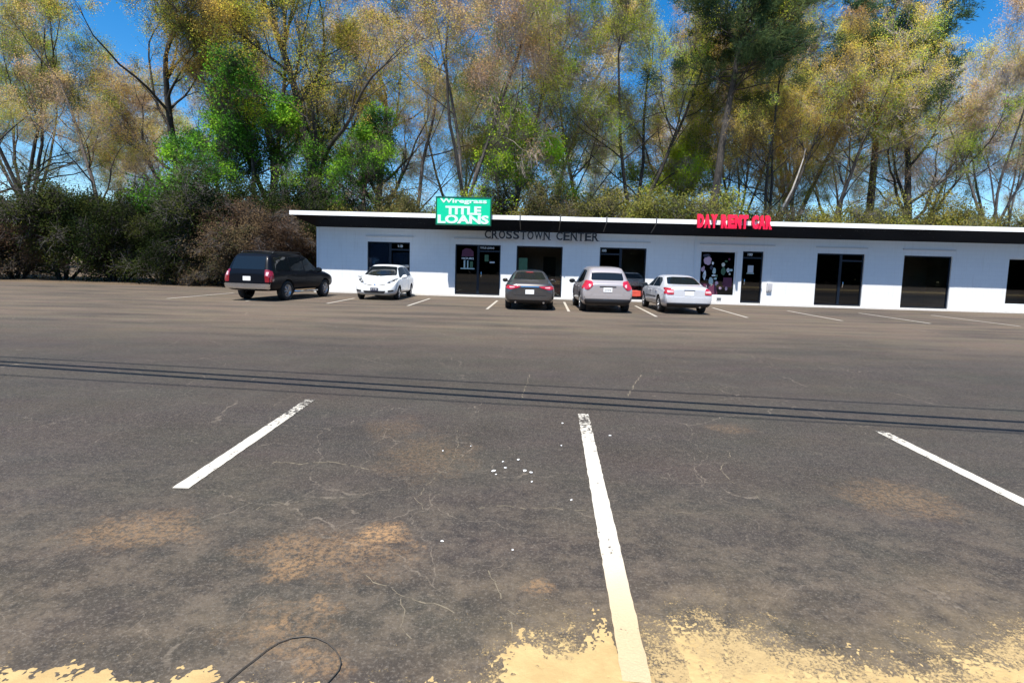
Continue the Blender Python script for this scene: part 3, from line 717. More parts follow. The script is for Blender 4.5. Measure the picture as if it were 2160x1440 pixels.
# ---- signs
def sign_box():
    t = empty('shop_sign'); tag(t, 'green box sign with pale lettering standing on the white roof edge', 'sign'); on_wall(t, -4.86, -1.62, 3.50)
    W, H, D = 2.67, 1.34, 0.21
    bm = bmesh.new(); w = .055
    for b in ((0, w, 0, H), (W - w, W, 0, H), (w, W - w, 0, w), (w, W - w, H - w, H)): add_box(bm, b[0], b[1], 0, D, b[2], b[3])
    add_box(bm, w, W - w, .05, D - .002, w, H - w)
    bm_obj('frame', bm, M['sign_frame'], t)
    face = box('face', w + .001, W - w - .001, .018, .048, w + .001, H - w - .001, M['sign_green'], t)
    for (body, x, z, wd, h, bold) in (('Wiregrass', .20, .985, 2.25, .27, .03), ('TITLE', .47, .50, 1.72, .40, .045), ('LOANS', .10, .075, 2.46, .41, .045)):
        o = obj('lettering', text_mesh(body, wd, h, .012, bold), M['sign_text'], t); o.location = (x, .017, z)
    for u in (.5, 2.17): box('bracket', u - .03, u + .03, D, D + .06, .35, .55, M['rib'], t)
sign_box()
def red_sign():
    t = empty('letter_sign'); tag(t, 'row of glossy red channel letters along the white roof edge at the right', 'sign'); on_wall(t, 7.56, -1.62, 3.66)
    x = 0.0
    for ch in 'DAY RENT CAR':
        if ch == ' ': x += .17; continue
        wd = .30
        me = text_mesh(ch, wd, .64, .14, .07)
        o = obj('letter', me, [M['red_face'], M['red_side']], t); o.location = (x, .19, 0)
        for p in me.polygons: p.material_index = 0 if p.normal.y < -.9 else 1
        x += wd + .012
    
red_sign()
t = empty('wall_lettering'); tag(t, 'black lettering along the top of the white wall under the canopy', 'sign'); on_wall(t, -2.60, -0.33, 2.97)
LT = 'CROSSTOWN CENTER'; x = 0.0; adv = 5.81 / 15.6
for ch in LT:
    if ch == ' ': x += adv * .75; continue
    wd = adv * (.84 if ch != 'W' else 1.1)
    bm = bmesh.new(); me0 = text_mesh(ch, wd, .42, .05, .022); bm.from_mesh(me0); bpy.data.meshes.remove(me0)
    if ch in 'RTNE':                                   # serifs
        for s in ((0, wd) if ch in 'RN' else (wd / 2,) if ch == 'T' else (.04,)): add_box(bm, s - .06, s + .06, -.051, .001, -.012, .022)
    add_box(bm, wd * .5 - .012, wd * .5 + .012, .003, .325, .36, .385)
    o = bm_obj('letter', bm, M['letter_black'], t); o.location = (x, 0, 0); x += wd + adv * .12



bx = empty('utility_box'); tag(bx, 'small pale utility box on the wall right of the dark door', 'utility box'); on_wall(bx, 11.72, -.005, .72)
box('case', -.10, .14, -.12, 0, 0, .42, M['trim'], bx, .01); box('cover', -.08, .12, -.135, -.121, .05, .37, M['silver_paint'], bx)
bx = empty('wall_vent'); tag(bx, 'small grey vent low on the white wall below the display window', 'vent'); on_wall(bx, 9.30, -.004, .16)
bm = bmesh.new(); add_box(bm, -.13, .13, -.03, 0, 0, .18); bm_obj('frame', bm, M['trim'], bx, bevel=.006)
bm = bmesh.new()
for k in range(4): add_box(bm, -.10, .10, -.038, -.031, .025 + k * .036, .047 + k * .036)
bm_obj('grille', bm, M['rib'], bx)

# ================================================================= cars
def rounded(pts, r, n=3):
    out = []; N = len(pts)
    for i in range(N):
        p = Vector(pts[i]); a = Vector(pts[i - 1]); b = Vector(pts[(i + 1) % N])
        da, db = (a - p), (b - p); ra = min(r, da.length * .45, db.length * .45)
        s, e = p + da.normalized() * ra, p + db.normalized() * ra
        for k in range(n + 1):
            t = k / n; out.append(tuple(s * (1 - t) ** 2 + p * 2 * t * (1 - t) + e * t * t))
    return out

class Car:
    def __init__(c, name, rows, paint, axles, wheel_r, wheel_w, track, well_extra=0.06):
        c.L = rows[-1][0]; c.paint = paint
        c.root = empty(name)
        bm = bmesh.new(); rings = []
        for (x, zb, zs, zt, wl, wb, wt) in rows:
            h = zs - zb
            half = [(0, zb), (wl * .82, zb), (wl, zb + min(.07, h * .25)), (wb + .012, zb + h * .5), (wb + .004, zb + h * .82), (wb - .012, zs), (wb * .955, zs + min(.03, (zt - zs) * .3)),
                    (wt + (wb * .95 - wt) * .08, zt - min(.075, (zt - zs) * .35)), (wt * .86, zt - .012), (wt * .45, zt), (0, zt + .004)]
            ring = [bm.verts.new((x, -y, z)) for y, z in half] + [bm.verts.new((x, y, z)) for y, z in half[-2:0:-1]]
            rings.append(ring)
        n = len(rings[0])
        for a, b in zip(rings, rings[1:]):
            for k in range(n): bm.faces.new((a[k], b[k], b[(k + 1) % n], a[(k + 1) % n]))
        for ring, rev in ((rings[0], False), (rings[-1], True)):     # end caps as quad strips
            m = n // 2
            for k in range(m):
                q = [ring[k], ring[k + 1], ring[(n - k - 1) % n], ring[(n - k) % n]]
                q = list(dict.fromkeys(q))
                if len(q) >= 3: bm.faces.new(q if not rev else q[::-1])
        bmesh.ops.recalc_face_normals(bm, faces=bm.faces)
        me = bpy.data.meshes.new('cage'); bm.to_mesh(me); bm.free()
        o = bpy.data.objects.new('cage', me); COL.objects.link(o)
        me.materials.append(paint); me.materials.append(M['well'])
        ss = o.modifiers.new('s', 'SUBSURF'); ss.levels = 2; ss.render_levels = 2
        cb = bmesh.new()
        for ax in axles:
            for s in (-1, 1):
                rw = wheel_r + well_extra; ya, yb = s * (track / 2 - wheel_w * .9), s * 1.6; nn = 32
                A = [cb.verts.new((ax + rw * math.cos(2*math.pi*k/nn), ya, wheel_r + rw * math.sin(2*math.pi*k/nn))) for k in range(nn)]
                B = [cb.verts.new((ax + rw * math.cos(2*math.pi*k/nn), yb, wheel_r + rw * math.sin(2*math.pi*k/nn))) for k in range(nn)]
                fs = [cb.faces.new(A), cb.faces.new(B[::-1])] + [cb.faces.new((A[k], B[k], B[(k+1) % nn], A[(k+1) % nn])) for k in range(nn)]
                bmesh.ops.recalc_face_normals(cb, faces=fs)
        for f in cb.faces: f.material_index = 0
        cm = bpy.data.meshes.new('cut'); cb.to_mesh(cm); cb.free(); cm.materials.append(M['well'])
        co = bpy.data.objects.new('cut', cm); COL.objects.link(co)
        dg = bpy.context.evaluated_depsgraph_get()
        plain = bpy.data.meshes.new_from_object(o.evaluated_get(dg))
        c.bvh = BVHTree.FromPolygons([v.co[:] for v in plain.vertices], [p.vertices[:] for p in plain.polygons])
        bo = o.modifiers.new('b', 'BOOLEAN'); bo.operation = 'DIFFERENCE'; bo.object = co; bo.solver = 'EXACT'
        try: bo.material_mode = 'TRANSFER'
        except Exception: pass
        dg = bpy.context.evaluated_depsgraph_get(); dg.update()
        body = bpy.data.meshes.new_from_object(o.evaluated_get(dg)); body.name = 'body'
        bpy.data.objects.remove(o); bpy.data.objects.remove(co); bpy.data.meshes.remove(plain)
        for p in body.polygons: p.use_smooth = True
        c.body = link(bpy.data.objects.new('body', body), c.root)
        try:
            bpy.context.view_layer.objects.active = c.body
            body.set_sharp_from_angle(angle=R(40))
        except Exception: pass
        # wheels
        c.wheels = []
        for ax in axles:
            for s in (-1, 1):
                tb = bmesh.new(); r, w = wheel_r, wheel_w
                add_lathe(tb, [(r * .62, -w * .44), (r * .66, -w * .5), (r * .92, -w * .5), (r * .985, -w * .42), (r, -w * .25), (r, w * .25), (r * .985, w * .42), (r * .92, w * .5), (r * .66, w * .5), (r * .62, w * .44), (r * .60, 0), (r * .62, -w * .44)])
                wo = bm_obj('wheel', tb, M['tyre'], c.root); wo.location = (ax, s * (track / 2), wheel_r)
                rb = bmesh.new()
                add_lathe(rb, [(0.001, -.02), (r * .16, -.025), (r * .17, -.005), (r * .2, .01), (r * .52, .035), (r * .56, .0), (r * .63, -.02), (r * .63, .03)], 30)
                for k in range(5):
                    a = 2 * math.pi * k / 5; b0 = bmesh.new(); add_box(b0, r * .12, r * .58, -.030, .004, -r * .075, r * .075)
                    bmesh.ops.rotate(b0, verts=b0.verts, matrix=Matrix.Rotation(a, 3, 'Y')); tmp = bpy.data.meshes.new('t'); b0.to_mesh(tmp); b0.free(); rb.from_mesh(tmp); bpy.data.meshes.remove(tmp)
                ri = bm_obj('rim', rb, c.rim_mat if hasattr(c, 'rim_mat') else M['alloy'], wo)
                ri.location = (0, s * (w * .40), 0); ri.rotation_euler = (0, 0, 0 if s < 0 else math.pi)
                c.wheels.append(wo)
    def hit(c, axis, a, b):
        if axis == 'left': o, d = Vector((a, 3, b)), Vector((0, -1, 0))
        elif axis == 'right': o, d = Vector((a, -3, b)), Vector((0, 1, 0))
        elif axis == 'rear': o, d = Vector((-3, a, b)), Vector((1, 0, 0))
        elif axis == 'front': o, d = Vector((c.L + 3, a, b)), Vector((-1, 0, 0))
        else: o, d = Vector((a, b, 5)), Vector((0, 0, -1))
        loc, nor, _, _ = c.bvh.ray_cast(o, d)
        if loc is None:
            loc, nor, _, _ = c.bvh.find_nearest(o + d * 2.6 if axis != 'top' else Vector((a, b, 1.0)))
        return loc, nor, d
    def panel(c, name, axis, pts, mat, off=0.006, r=0.03, step=0.10, parent=None, depth=0.02):
        step = min(step, .04)
        pts = rounded(pts, r) if r > 0 else pts
        bm = bmesh.new(); f = bm.faces.new([bm.verts.new((p[0], p[1], 0)) for p in pts])
        for ax in (0, 1):
            lo = min(p[ax] for p in pts); hi = max(p[ax] for p in pts); n = max(1, int((hi - lo) / step))
            for k in range(1, n + 1):
                nrm = (1, 0, 0) if ax == 0 else (0, 1, 0); co = [0, 0, 0]; co[ax] = lo + (hi - lo) * k / (n + 1)
                bmesh.ops.bisect_plane(bm, geom=list(bm.verts) + list(bm.edges) + list(bm.faces), plane_co=co, plane_no=nrm)
        be = [e for e in bm.edges if len(e.link_faces) == 1]
        for v in bm.verts:
            loc, nor, d = c.hit(axis, v.co.x, v.co.y)
            if nor.dot(d) > 0: nor = -nor
            v.co = loc + nor * off
            v.tag = True
        g = bmesh.ops.extrude_edge_only(bm, edges=be)
        dv = c.hit(axis, pts[0][0], pts[0][1])[2]
        for v in g['geom']:
            if isinstance(v, bmesh.types.BMVert): v.co += dv * depth
        bmesh.ops.recalc_face_normals(bm, faces=bm.faces)
        cen = sum((v.co for v in bm.verts), Vector()) / len(bm.verts)
        big = max(bm.faces, key=lambda q: q.calc_area())
        if big.normal.dot(dv) > 0: bmesh.ops.reverse_faces(bm, faces=bm.faces)
        return bm_obj(name, bm, mat, parent or c.root)
    def both(c, name, axis, pts, mat, **k):                # mirrored pair on the rear or front
        a = c.panel(name, axis, pts, mat, **k); b = c.panel(name, axis, [(-p[0], p[1]) for p in pts][::-1], mat, **k); return a, b
    def sides(c, name, pts, mat, **k):
        return c.panel(name, 'left', pts, mat, **k), c.panel(name, 'right', pts, mat, **k)
    def door(c, pts, hx, hz, handle_mat):
        for s, ax in ((1, 'left'), (-1, 'right')):
            d = c.panel('door', ax, pts, c.paint, off=.0035, r=.05, depth=.006)
            loc, nor, _ = c.hit(ax, hx, hz)
            bm = bmesh.new(); add_box(bm, loc.x - .10, loc.x + .10, loc.y - .012, loc.y + .028 * 1, loc.z - .016, loc.z + .016) if s > 0 else add_box(bm, loc.x - .10, loc.x + .10, loc.y - .028, loc.y + .012, loc.z - .016, loc.z + .016)
            bm_obj('handle', bm, handle_mat, d, bevel=.008)
    def mirrors(c, x, z, mat, y=None, s=1.0):
        for sg, ax in ((1, 'left'), (-1, 'right')):
            loc, _, _ = c.hit(ax, x, z)
            bm = bmesh.new()
            bmesh.ops.create_uvsphere(bm, u_segments=14, v_segments=8, radius=1)
            for v in bm.verts:
                v.co = Vector((max(v.co.x, -.55) * .075 * s, v.co.y * .115 * s, v.co.z * .085 * s))
            bmesh.ops.translate(bm, verts=bm.verts, vec=(loc.x, loc.y + sg * .15 * s, loc.z + .06))
            add_tube(bm, [(loc.x, loc.y - sg * .03, loc.z), (loc.x, loc.y + sg * .10, loc.z + .03)], .028, 8)
            for f in bm.faces: f.smooth = True
            mo = bm_obj('mirror', bm, mat, c.root)
            g = bmesh.new(); add_prism(g, rounded([(loc.y + sg * .15 * s - .085 * s, loc.z + .005), (loc.y + sg * .15 * s + .085 * s, loc.z + .005), (loc.y + sg * .15 * s + .085 * s, loc.z + .115), (loc.y + sg * .15 * s - .085 * s, loc.z + .115)], .03), 'x', loc.x - .046 * s, loc.x - .0415 * s)
            bm_obj('mirror_glass', g, M['car_glass'], mo)
    def plate(c, axis, z, body, mat=None, w=.32, h=.16, lift=.018):
        m = mat or M['plate']; s = -1 if axis == 'rear' else 1
        loc, _, _ = c.hit(axis, 0, z); x = loc.x + s * lift
        o = bm_obj('license_plate', (lambda b: (add_box(b, min(x, x - s * .02), max(x, x - s * .02), -w/2, w/2, z - h/2, z + h/2), b)[1])(bmesh.new()), m, c.root, bevel=.004)
        if body:
            t = obj('lettering', text_mesh(body, w * .72, h * .42, .003), M['ink'], o)
            t.location = (x + s * .001, (w * .36) * (1 if axis == 'rear' else -1), z - h * .2); t.rotation_euler = (0, 0, R(-90) if axis == 'rear' else R(90))
        return o
    def place(c, x, y, heading):
        c.root.location = (x, y, 0.0); c.root.rotation_euler = (0, 0, heading)
    def done(c, label, cat, group='cars parked nose to the building'):
        tag(c.root, label, cat, group)

# heading: local +x is the nose; 90 degrees points it at the building
# ---------------------------------------------------------------- dark grey sedan
S = [(0.0, .40, .66, .86, .66, .74, .62), (.05, .30, .74, .99, .82, .85, .70), (.22, .24, .82, 1.06, .88, .905, .74), (.62, .20, .88, 1.10, .90, .925, .74), (.78, .20, .89, 1.12, .90, .925, .73),
     (1.45, .20, .92, 1.40, .90, .925, .60), (1.75, .20, .93, 1.455, .90, .925, .61), (2.25, .20, .93, 1.48, .90, .925, .62), (2.80, .20, .92, 1.44, .90, .925, .61), (3.55, .20, .90, 1.06, .90, .925, .72), (3.75, .20, .88, 1.02, .90, .92, .72),
     (4.30, .20, .80, .92, .88, .90, .66), (4.64, .24, .70, .78, .82, .83, .58), (4.82, .30, .60, .66, .68, .70, .5), (4.87, .36, .54, .58, .55, .56, .4)]
c = Car('grey_sedan', S, M['grey_paint'], (1.0, 3.83), .33, .225, 1.60)
c.panel('rear_window', 'rear', [(-.62, 1.13), (.62, 1.13), (.50, 1.385), (.30, 1.405), (-.30, 1.405), (-.50, 1.385)], M['car_glass'], r=.05)
c.panel('windscreen', 'front', [(-.66, 1.10), (.66, 1.10), (.52, 1.385), (-.52, 1.385)], M['car_glass'], r=.05)
c.sides('window', [(1.02, 1.02), (2.32, .995), (2.32, 1.365), (1.72, 1.35), (1.38, 1.25)], M['car_glass'], r=.04)
c.sides('window', [(2.40, .995), (3.42, .99), (2.86, 1.33), (2.40, 1.365)], M['car_glass'], r=.04)
c.door([(1.42, .32), (2.34, .30), (2.34, .955), (1.22, .965), (1.20, .70)], 1.45, .86, M['grey_paint']); c.door([(2.38, .30), (3.36, .30), (3.36, .95), (2.38, .955)], 2.55, .86, M['grey_paint'])
a, b = c.both('tail_light', 'rear', [(.33, .885), (.80, .905), (.84, .80), (.72, .765), (.42, .83)], M['tail_red'], r=.03, off=.012)
for s, q in ((1, a), (-1, b)): c.panel('reflector', 'rear', [(s * .56, .865), (s * .74, .87), (s * .74, .825), (s * .56, .835)][::s], M['tail_pale'], r=.012, off=.016, parent=q)
c.sides('tail_light', [(.10, .78), (.46, .86), (.34, .92), (.08, .90)], M['tail_red'], r=.03, off=.008)
c.panel('trim_strip', 'rear', [(-.33, .862), (.33, .862), (.34, .885), (-.34, .885)], M['chrome'], r=.008, off=.014)
c.panel('boot_lid', 'rear', [(-.60, .56), (.60, .56), (.66, .75), (.42, .80), (-.42, .80), (-.66, .75)], M['grey_paint'], r=.03, off=.008)
c.panel('bumper', 'rear', [(-.78, .40), (.78, .40), (.82, .54), (-.82, .54)], M['grey_paint'], r=.03, off=.022)
c.panel('lower_bumper', 'rear', [(-.70, .27), (.70, .27), (.76, .37), (-.76, .37)], M['plastic'], r=.03, off=.012)
c.panel('brake_lamp', 'rear', [(-.14, 1.375), (.14, 1.375), (.14, 1.395), (-.14, 1.395)], M['tail_red'], r=.006, off=.012)
c.plate('rear', .685, '')
c.both('headlight', 'front', [(.42, .66), (.76, .70), (.80, .76), (.48, .73)], M['lamp_clear'], r=.03); c.panel('grille', 'front', [(-.42, .50), (.42, .50), (.36, .68), (-.36, .68)], M['plastic'], r=.05)
c.mirrors(3.22, .96, M['grey_paint'])
for s in (-1, 1):
    bm = bmesh.new(); add_tube(bm, [(.30, s * .52, .30), (.02, s * .52, .295)], .035, 12); bm_obj('tailpipe', bm, M['chrome'], c.root)
c.place(0.63, 19.15, R(89)); c.done('dark grey sedan parked nose in to the white wall, tail lights to the lot', 'car')

# ---------------------------------------------------------------- warm silver SUV
S = [(0.0, .42, .80, 1.02, .72, .80, .66), (.04, .34, .86, 1.08, .84, .88, .72), (.18, .28, .92, 1.16, .89, .925, .73), (.32, .25, .95, 1.34, .90, .93, .68), (.50, .24, .96, 1.58, .90, .935, .63), (.72, .24, .97, 1.665, .90, .935, .64),
     (1.3, .24, .97, 1.70, .90, .935, .66), (2.0, .24, .96, 1.71, .90, .935, .66), (2.65, .24, .96, 1.67, .90, .93, .65), (3.50, .24, .95, 1.13, .90, .93, .74), (3.7, .24, .93, 1.08, .90, .93, .74), (4.25, .25, .86, .99, .88, .90, .68), (4.52, .30, .76, .86, .80, .82, .6), (4.66, .36, .64, .72, .66, .68, .5)]
c = Car('silver_suv', S, M['tan_paint'], (.92, 3.62), .355, .235, 1.60)
c.panel('rear_window', 'rear', [(-.60, 1.19), (.60, 1.19), (.545, 1.52), (.30, 1.55), (-.30, 1.55), (-.545, 1.52)], M['car_glass'], r=.07)
c.panel('windscreen', 'front', [(-.68, 1.16), (.68, 1.16), (.56, 1.60), (-.56, 1.60)], M['car_glass'], r=.06)
c.sides('window', [(.62, 1.16), (1.18, 1.08), (1.18, 1.55), (.86, 1.52)], M['car_glass'], r=.05)
c.sides('window', [(1.24, 1.07), (2.22, 1.05), (2.22, 1.57), (1.24, 1.56)], M['car_glass'], r=.05); c.sides('window', [(2.30, 1.05), (3.30, 1.04), (2.78, 1.53), (2.30, 1.57)], M['car_glass'], r=.05)
c.door([(1.36, .36), (2.24, .34), (2.24, 1.02), (1.22, 1.03), (1.22, .72)], 1.40, .92, M['tan_paint']); c.door([(2.29, .34), (3.26, .34), (3.26, 1.01), (2.29, 1.02)], 2.45, .92, M['tan_paint'])
a, b = c.both('tail_light', 'rear', [(.56, 1.14), (.78, 1.18), (.845, 1.02), (.84, .86), (.70, .83), (.60, .93), (.52, 1.00)], M['tail_red'], r=.05, off=.016)
for s, q in ((1, a), (-1, b)): c.panel('reflector', 'rear', [(s * .60, 1.02), (s * .68, 1.04), (s * .68, .92), (s * .62, .94)][::s], M['tail_pale'], r=.02, off=.021, parent=q)
c.sides('tail_light', [(.10, .86), (.30, .92), (.36, 1.14), (.16, 1.16)], M['tail_red'], r=.05, off=.010)
c.panel('tailgate', 'rear', [(-.58, .66), (.58, .66), (.60, .82), (.50, .98), (.54, 1.15), (-.54, 1.15), (-.50, .98), (-.60, .82)], M['tan_paint'], r=.05, off=.010)
c.panel('trim_strip', 'rear', [(-.30, .945), (.30, .945), (.30, .975), (-.30, .975)], M['plastic'], r=.01, off=.022)
c.panel('bumper', 'rear', [(-.80, .52), (.80, .52), (.86, .66), (-.86, .66)], M['tan_paint'], r=.04, off=.03)
c.panel('lower_bumper', 'rear', [(-.78, .32), (.78, .32), (.84, .49), (-.84, .49)], M['plastic'], r=.04, off=.016)
c.panel('spoiler', 'top', [(.42, -.56), (.70, -.58), (.70, .58), (.42, .56)], M['tan_paint'], r=.05, off=.018)
c.plate('rear', .845, 'GA 45 KB', lift=.022)
c.both('headlight', 'front', [(.44, .72), (.74, .78), (.76, .86), (.48, .82)], M['lamp_clear'], r=.03); c.panel('grille', 'front', [(-.40, .54), (.40, .54), (.36, .76), (-.36, .76)], M['plastic'], r=.05)
c.mirrors(3.06, 1.02, M['plastic'], s=1.1)
for s in (-1, 1):
    pass
c.place(3.46, 18.95, R(88.5)); c.done('warm silver SUV with upright red tail lights and a pale plate, parked nose in', 'SUV')

# ---------------------------------------------------------------- silver sedan (tall boot, older shape)
S = [(0.0, .40, .70, .93, .70, .77, .66), (.05, .31, .78, 1.00, .82, .85, .72), (.22, .25, .84, 1.05, .86, .875, .75), (.55, .21, .88, 1.07, .87, .885, .75), (.72, .21, .89, 1.09, .87, .885, .74), (1.30, .21, .91, 1.37, .87, .885, .60), (1.62, .21, .92, 1.435, .87, .885, .60),
     (2.15, .21, .92, 1.455, .87, .885, .61), (2.65, .21, .92, 1.42, .87, .885, .60), (3.35, .21, .90, 1.07, .87, .88, .70), (3.55, .21, .88, 1.03, .87, .88, .70), (4.15, .22, .82, .94, .85, .86, .64), (4.45, .26, .72, .80, .78, .79, .56), (4.62, .32, .62, .68, .64, .66, .48)]
c = Car('silver_sedan', S, M['silver_paint'], (1.02, 3.72), .32, .21, 1.54)
c.panel('rear_window', 'rear', [(-.63, 1.095), (.63, 1.095), (.52, 1.345), (.30, 1.37), (-.30, 1.37), (-.52, 1.345)], M['car_glass'], r=.05)
c.panel('windscreen', 'front', [(-.64, 1.09), (.64, 1.09), (.51, 1.37), (-.51, 1.37)], M['car_glass'], r=.05)
c.sides('window', [(1.16, 1.00), (2.16, .985), (2.16, 1.345), (1.62, 1.335), (1.34, 1.22)], M['car_glass'], r=.05); c.sides('window', [(2.23, .985), (3.22, .98), (2.70, 1.31), (2.23, 1.345)], M['car_glass'], r=.05)
c.door([(1.42, .34), (2.18, .32), (2.18, .95), (1.20, .955), (1.22, .72)], 1.42, .84, M['silver_paint']); c.door([(2.22, .32), (3.16, .32), (3.16, .94), (2.22, .95)], 2.38, .84, M['silver_paint'])
a, b = c.both('tail_light', 'rear', [(.58, .955), (.80, .97), (.83, .90), (.82, .73), (.56, .74)], M['tail_red'], r=.04, off=.014)
for s, q in ((1, a), (-1, b)): c.panel('reflector', 'rear', [(s * .58, .88), (s * .79, .88), (s * .79, .80), (s * .58, .80)][::s], M['tail_pale'], r=.015, off=.019, parent=q)
c.sides('tail_light', [(.08, .74), (.26, .76), (.24, .95), (.08, .95)], M['tail_red'], r=.03, off=.010)
c.panel('boot_lid', 'rear', [(-.53, .62), (.53, .62), (.53, .98), (-.53, .98)], M['silver_paint'], r=.04, off=.008)
c.panel('trim_strip', 'rear', [(-.20, .885), (.20, .885), (.20, .91), (-.20, .91)], M['plastic'], r=.01, off=.016)
c.panel('bumper', 'rear', [(-.79, .44), (.79, .44), (.83, .64), (-.83, .64)], M['silver_paint'], r=.04, off=.026)
c.panel('lower_bumper', 'rear', [(-.74, .28), (.74, .28), (.80, .41), (-.80, .41)], M['plastic'], r=.03, off=.014)
c.plate('rear', .775, '')
c.both('headlight', 'front', [(.40, .66), (.70, .70), (.72, .78), (.44, .76)], M['lamp_clear'], r=.03); c.panel('grille', 'front', [(-.34, .50), (.34, .50), (.32, .70), (-.32, .70)], M['plastic'], r=.05)
c.sides('side_moulding', [(1.45, .56), (3.1, .55), (3.1, .60), (1.45, .61)], M['plastic'], r=.01, off=.012)
c.mirrors(3.0, .95, M['plastic'])
bm = bmesh.new(); add_tube(bm, [(.35, -.42, .29), (.03, -.42, .28)], .032, 12); bm_obj('tailpipe', bm, M['chrome'], c.root)
c.place(6.52, 19.22, R(88)); c.done('bright silver sedan with square pink tail lights, parked nose in near the dark door', 'car')

# ---------------------------------------------------------------- white hatchback, nose to the camera
S = [(0.0, .40, .80, 1.00, .70, .76, .62), (.05, .32, .86, 1.06, .80, .83, .68), (.20, .24, .90, 1.22, .84, .86, .66), (.42, .20, .92, 1.42, .85, .865, .60), (.75, .20, .93, 1.50, .85, .865, .60), (1.30, .20, .93, 1.535, .85, .865, .61), (1.95, .20, .92, 1.535, .85, .865, .61),
     (2.35, .20, .91, 1.49, .85, .865, .60), (3.25, .20, .88, 1.04, .85, .865, .68), (3.40, .20, .86, .985, .85, .86, .68), (3.72, .20, .78, .87, .83, .845, .62), (3.94, .22, .66, .74, .78, .79, .56), (4.05, .27, .56, .62, .66, .68, .48), (4.10, .33, .50, .55, .54, .56, .4)]
c = Car('white_hatchback', S, M['white_paint'], (.72, 3.27), .30, .19, 1.52)
c.panel('windscreen', 'front', [(-.68, 1.06), (0, 1.03), (.68, 1.06), (.55, 1.43), (0, 1.455), (-.55, 1.43)], M['car_glass'], r=.05, off=.012, step=.05)
w = c.panel('rear_window', 'rear', [(-.60, 1.10), (.60, 1.10), (.52, 1.38), (-.52, 1.38)], M['car_glass'], r=.05)
c.sides('window', [(.55, 1.06), (1.42, 1.0), (1.42, 1.43), (.95, 1.42), (.66, 1.32)], M['car_glass'], r=.05); c.sides('window', [(1.49, .995), (2.95, .965), (2.40, 1.38), (2.05, 1.43), (1.49, 1.43)], M['car_glass'], r=.05)
c.door([(1.05, .34), (1.44, .32), (1.44, .965), (.92, .98), (.98, .70)], 1.12, .87, M['white_paint']); c.door([(1.48, .32), (2.72, .32), (2.86, .70), (2.84, .93), (1.48, .965)], 1.66, .86, M['white_paint'])
a, b = c.both('headlight', 'front', [(.44, .70), (.60, .72), (.80, .86), (.80, .94), (.70, .93), (.50, .80)], M['lamp_clear'], r=.04, off=.010)
for s, q in ((1, a), (-1, b)):
    for (yy, zz) in ((.56, .755), (.70, .84)): c.panel('bulb', 'front', blob(s * yy, zz, .045, .04, 12, 1)[::s], M['plastic'], r=0, off=.014, parent=q, depth=.004)
c.both('grille', 'front', [(.06, .60), (.44, .66), (.46, .70), (.06, .645)], M['plastic'], r=.015, off=.008)
c.panel('emblem', 'front', blob(0, .655, .05, .045, 14, 3), M['chrome'], r=0, off=.02, depth=.01)
c.panel('lower_grille', 'front', [(-.40, .315), (.40, .315), (.46, .41), (-.46, .41)], M['plastic'], r=.03, off=.008)
c.both('fog_light', 'front', [(.56, .36), (.76, .40), (.76, .46), (.54, .43)], M['plastic'], r=.025, off=.008)
c.panel('front_spoiler', 'front', [(-.60, .24), (.60, .24), (.62, .285), (-.62, .285)], M['white_paint'], r=.015, off=.02)
c.plate('front', .47, 'F T W', M['ink'], .31, .15, .03)
for o in c.root.children:
    if o.name.startswith('license_plate'):
        for q in o.children: q.data.materials.clear(); q.data.materials.append(M['plate'])
c.both('tail_light', 'rear', [(.58, 1.10), (.72, 1.08), (.76, .84), (.58, .82)], M['tail_red'], r=.04)
pp = c.panel('dashboard_paper', 'front', [(-.16, 1.075), (.06, 1.075), (.05, 1.155), (-.15, 1.155)], M['paper'], r=.01, off=.010, depth=.002)
c.both('wiper', 'front', [(.02, 1.01), (.52, 1.05), (.52, 1.062), (.02, 1.024)], M['plastic'], r=0, off=.014)
c.mirrors(2.72, .95, M['white_paint'])
c.place(-5.86, 22.20 + 4.10, R(-90.5)); c.root.scale = (1, 1.04, 1); c.done('small white hatchback backed in to the wall, facing the camera, paper on its dashboard', 'car', 'cars parked along the building')

# ---------------------------------------------------------------- big black SUV at the left
S = [(0.0, .52, .92, 1.06, .82, .88, .76), (.04, .44, .98, 1.16, .92, .96, .80), (.14, .40, 1.05, 1.40, .95, .985, .78), (.30, .38, 1.10, 1.78, .96, .99, .74), (.50, .38, 1.11, 1.87, .96, .99, .74), (1.2, .38, 1.11, 1.90, .96, .99, .75), (2.2, .38, 1.10, 1.91, .96, .99, .75),
     (2.85, .38, 1.10, 1.87, .96, .99, .74), (3.55, .38, 1.09, 1.30, .96, .99, .84), (3.75, .38, 1.08, 1.24, .96, .99, .84), (4.45, .40, 1.02, 1.16, .95, .97, .80), (4.82, .46, .90, 1.04, .90, .92, .74), (4.98, .54, .78, .90, .78, .80, .64), (5.02, .58, .72, .80, .68, .70, .5)]
c = Car('black_suv', S, M['black_paint'], (1.15, 4.08), .39, .27, 1.70, .07)
c.panel('rear_window', 'rear', [(-.70, 1.22), (.70, 1.22), (.63, 1.72), (-.63, 1.72)], M['car_glass'], r=.06)
c.panel('windscreen', 'front', [(-.74, 1.30), (.74, 1.30), (.64, 1.78), (-.64, 1.78)], M['car_glass'], r=.06)
c.sides('window', [(.42, 1.20), (1.40, 1.18), (1.40, 1.72), (.52, 1.71)], M['car_glass'], r=.05); c.sides('window', [(1.47, 1.18), (2.38, 1.17), (2.38, 1.74), (1.47, 1.73)], M['car_glass'], r=.05); c.sides('window', [(2.45, 1.17), (3.36, 1.16), (2.94, 1.68), (2.45, 1.74)], M['car_glass'], r=.05)
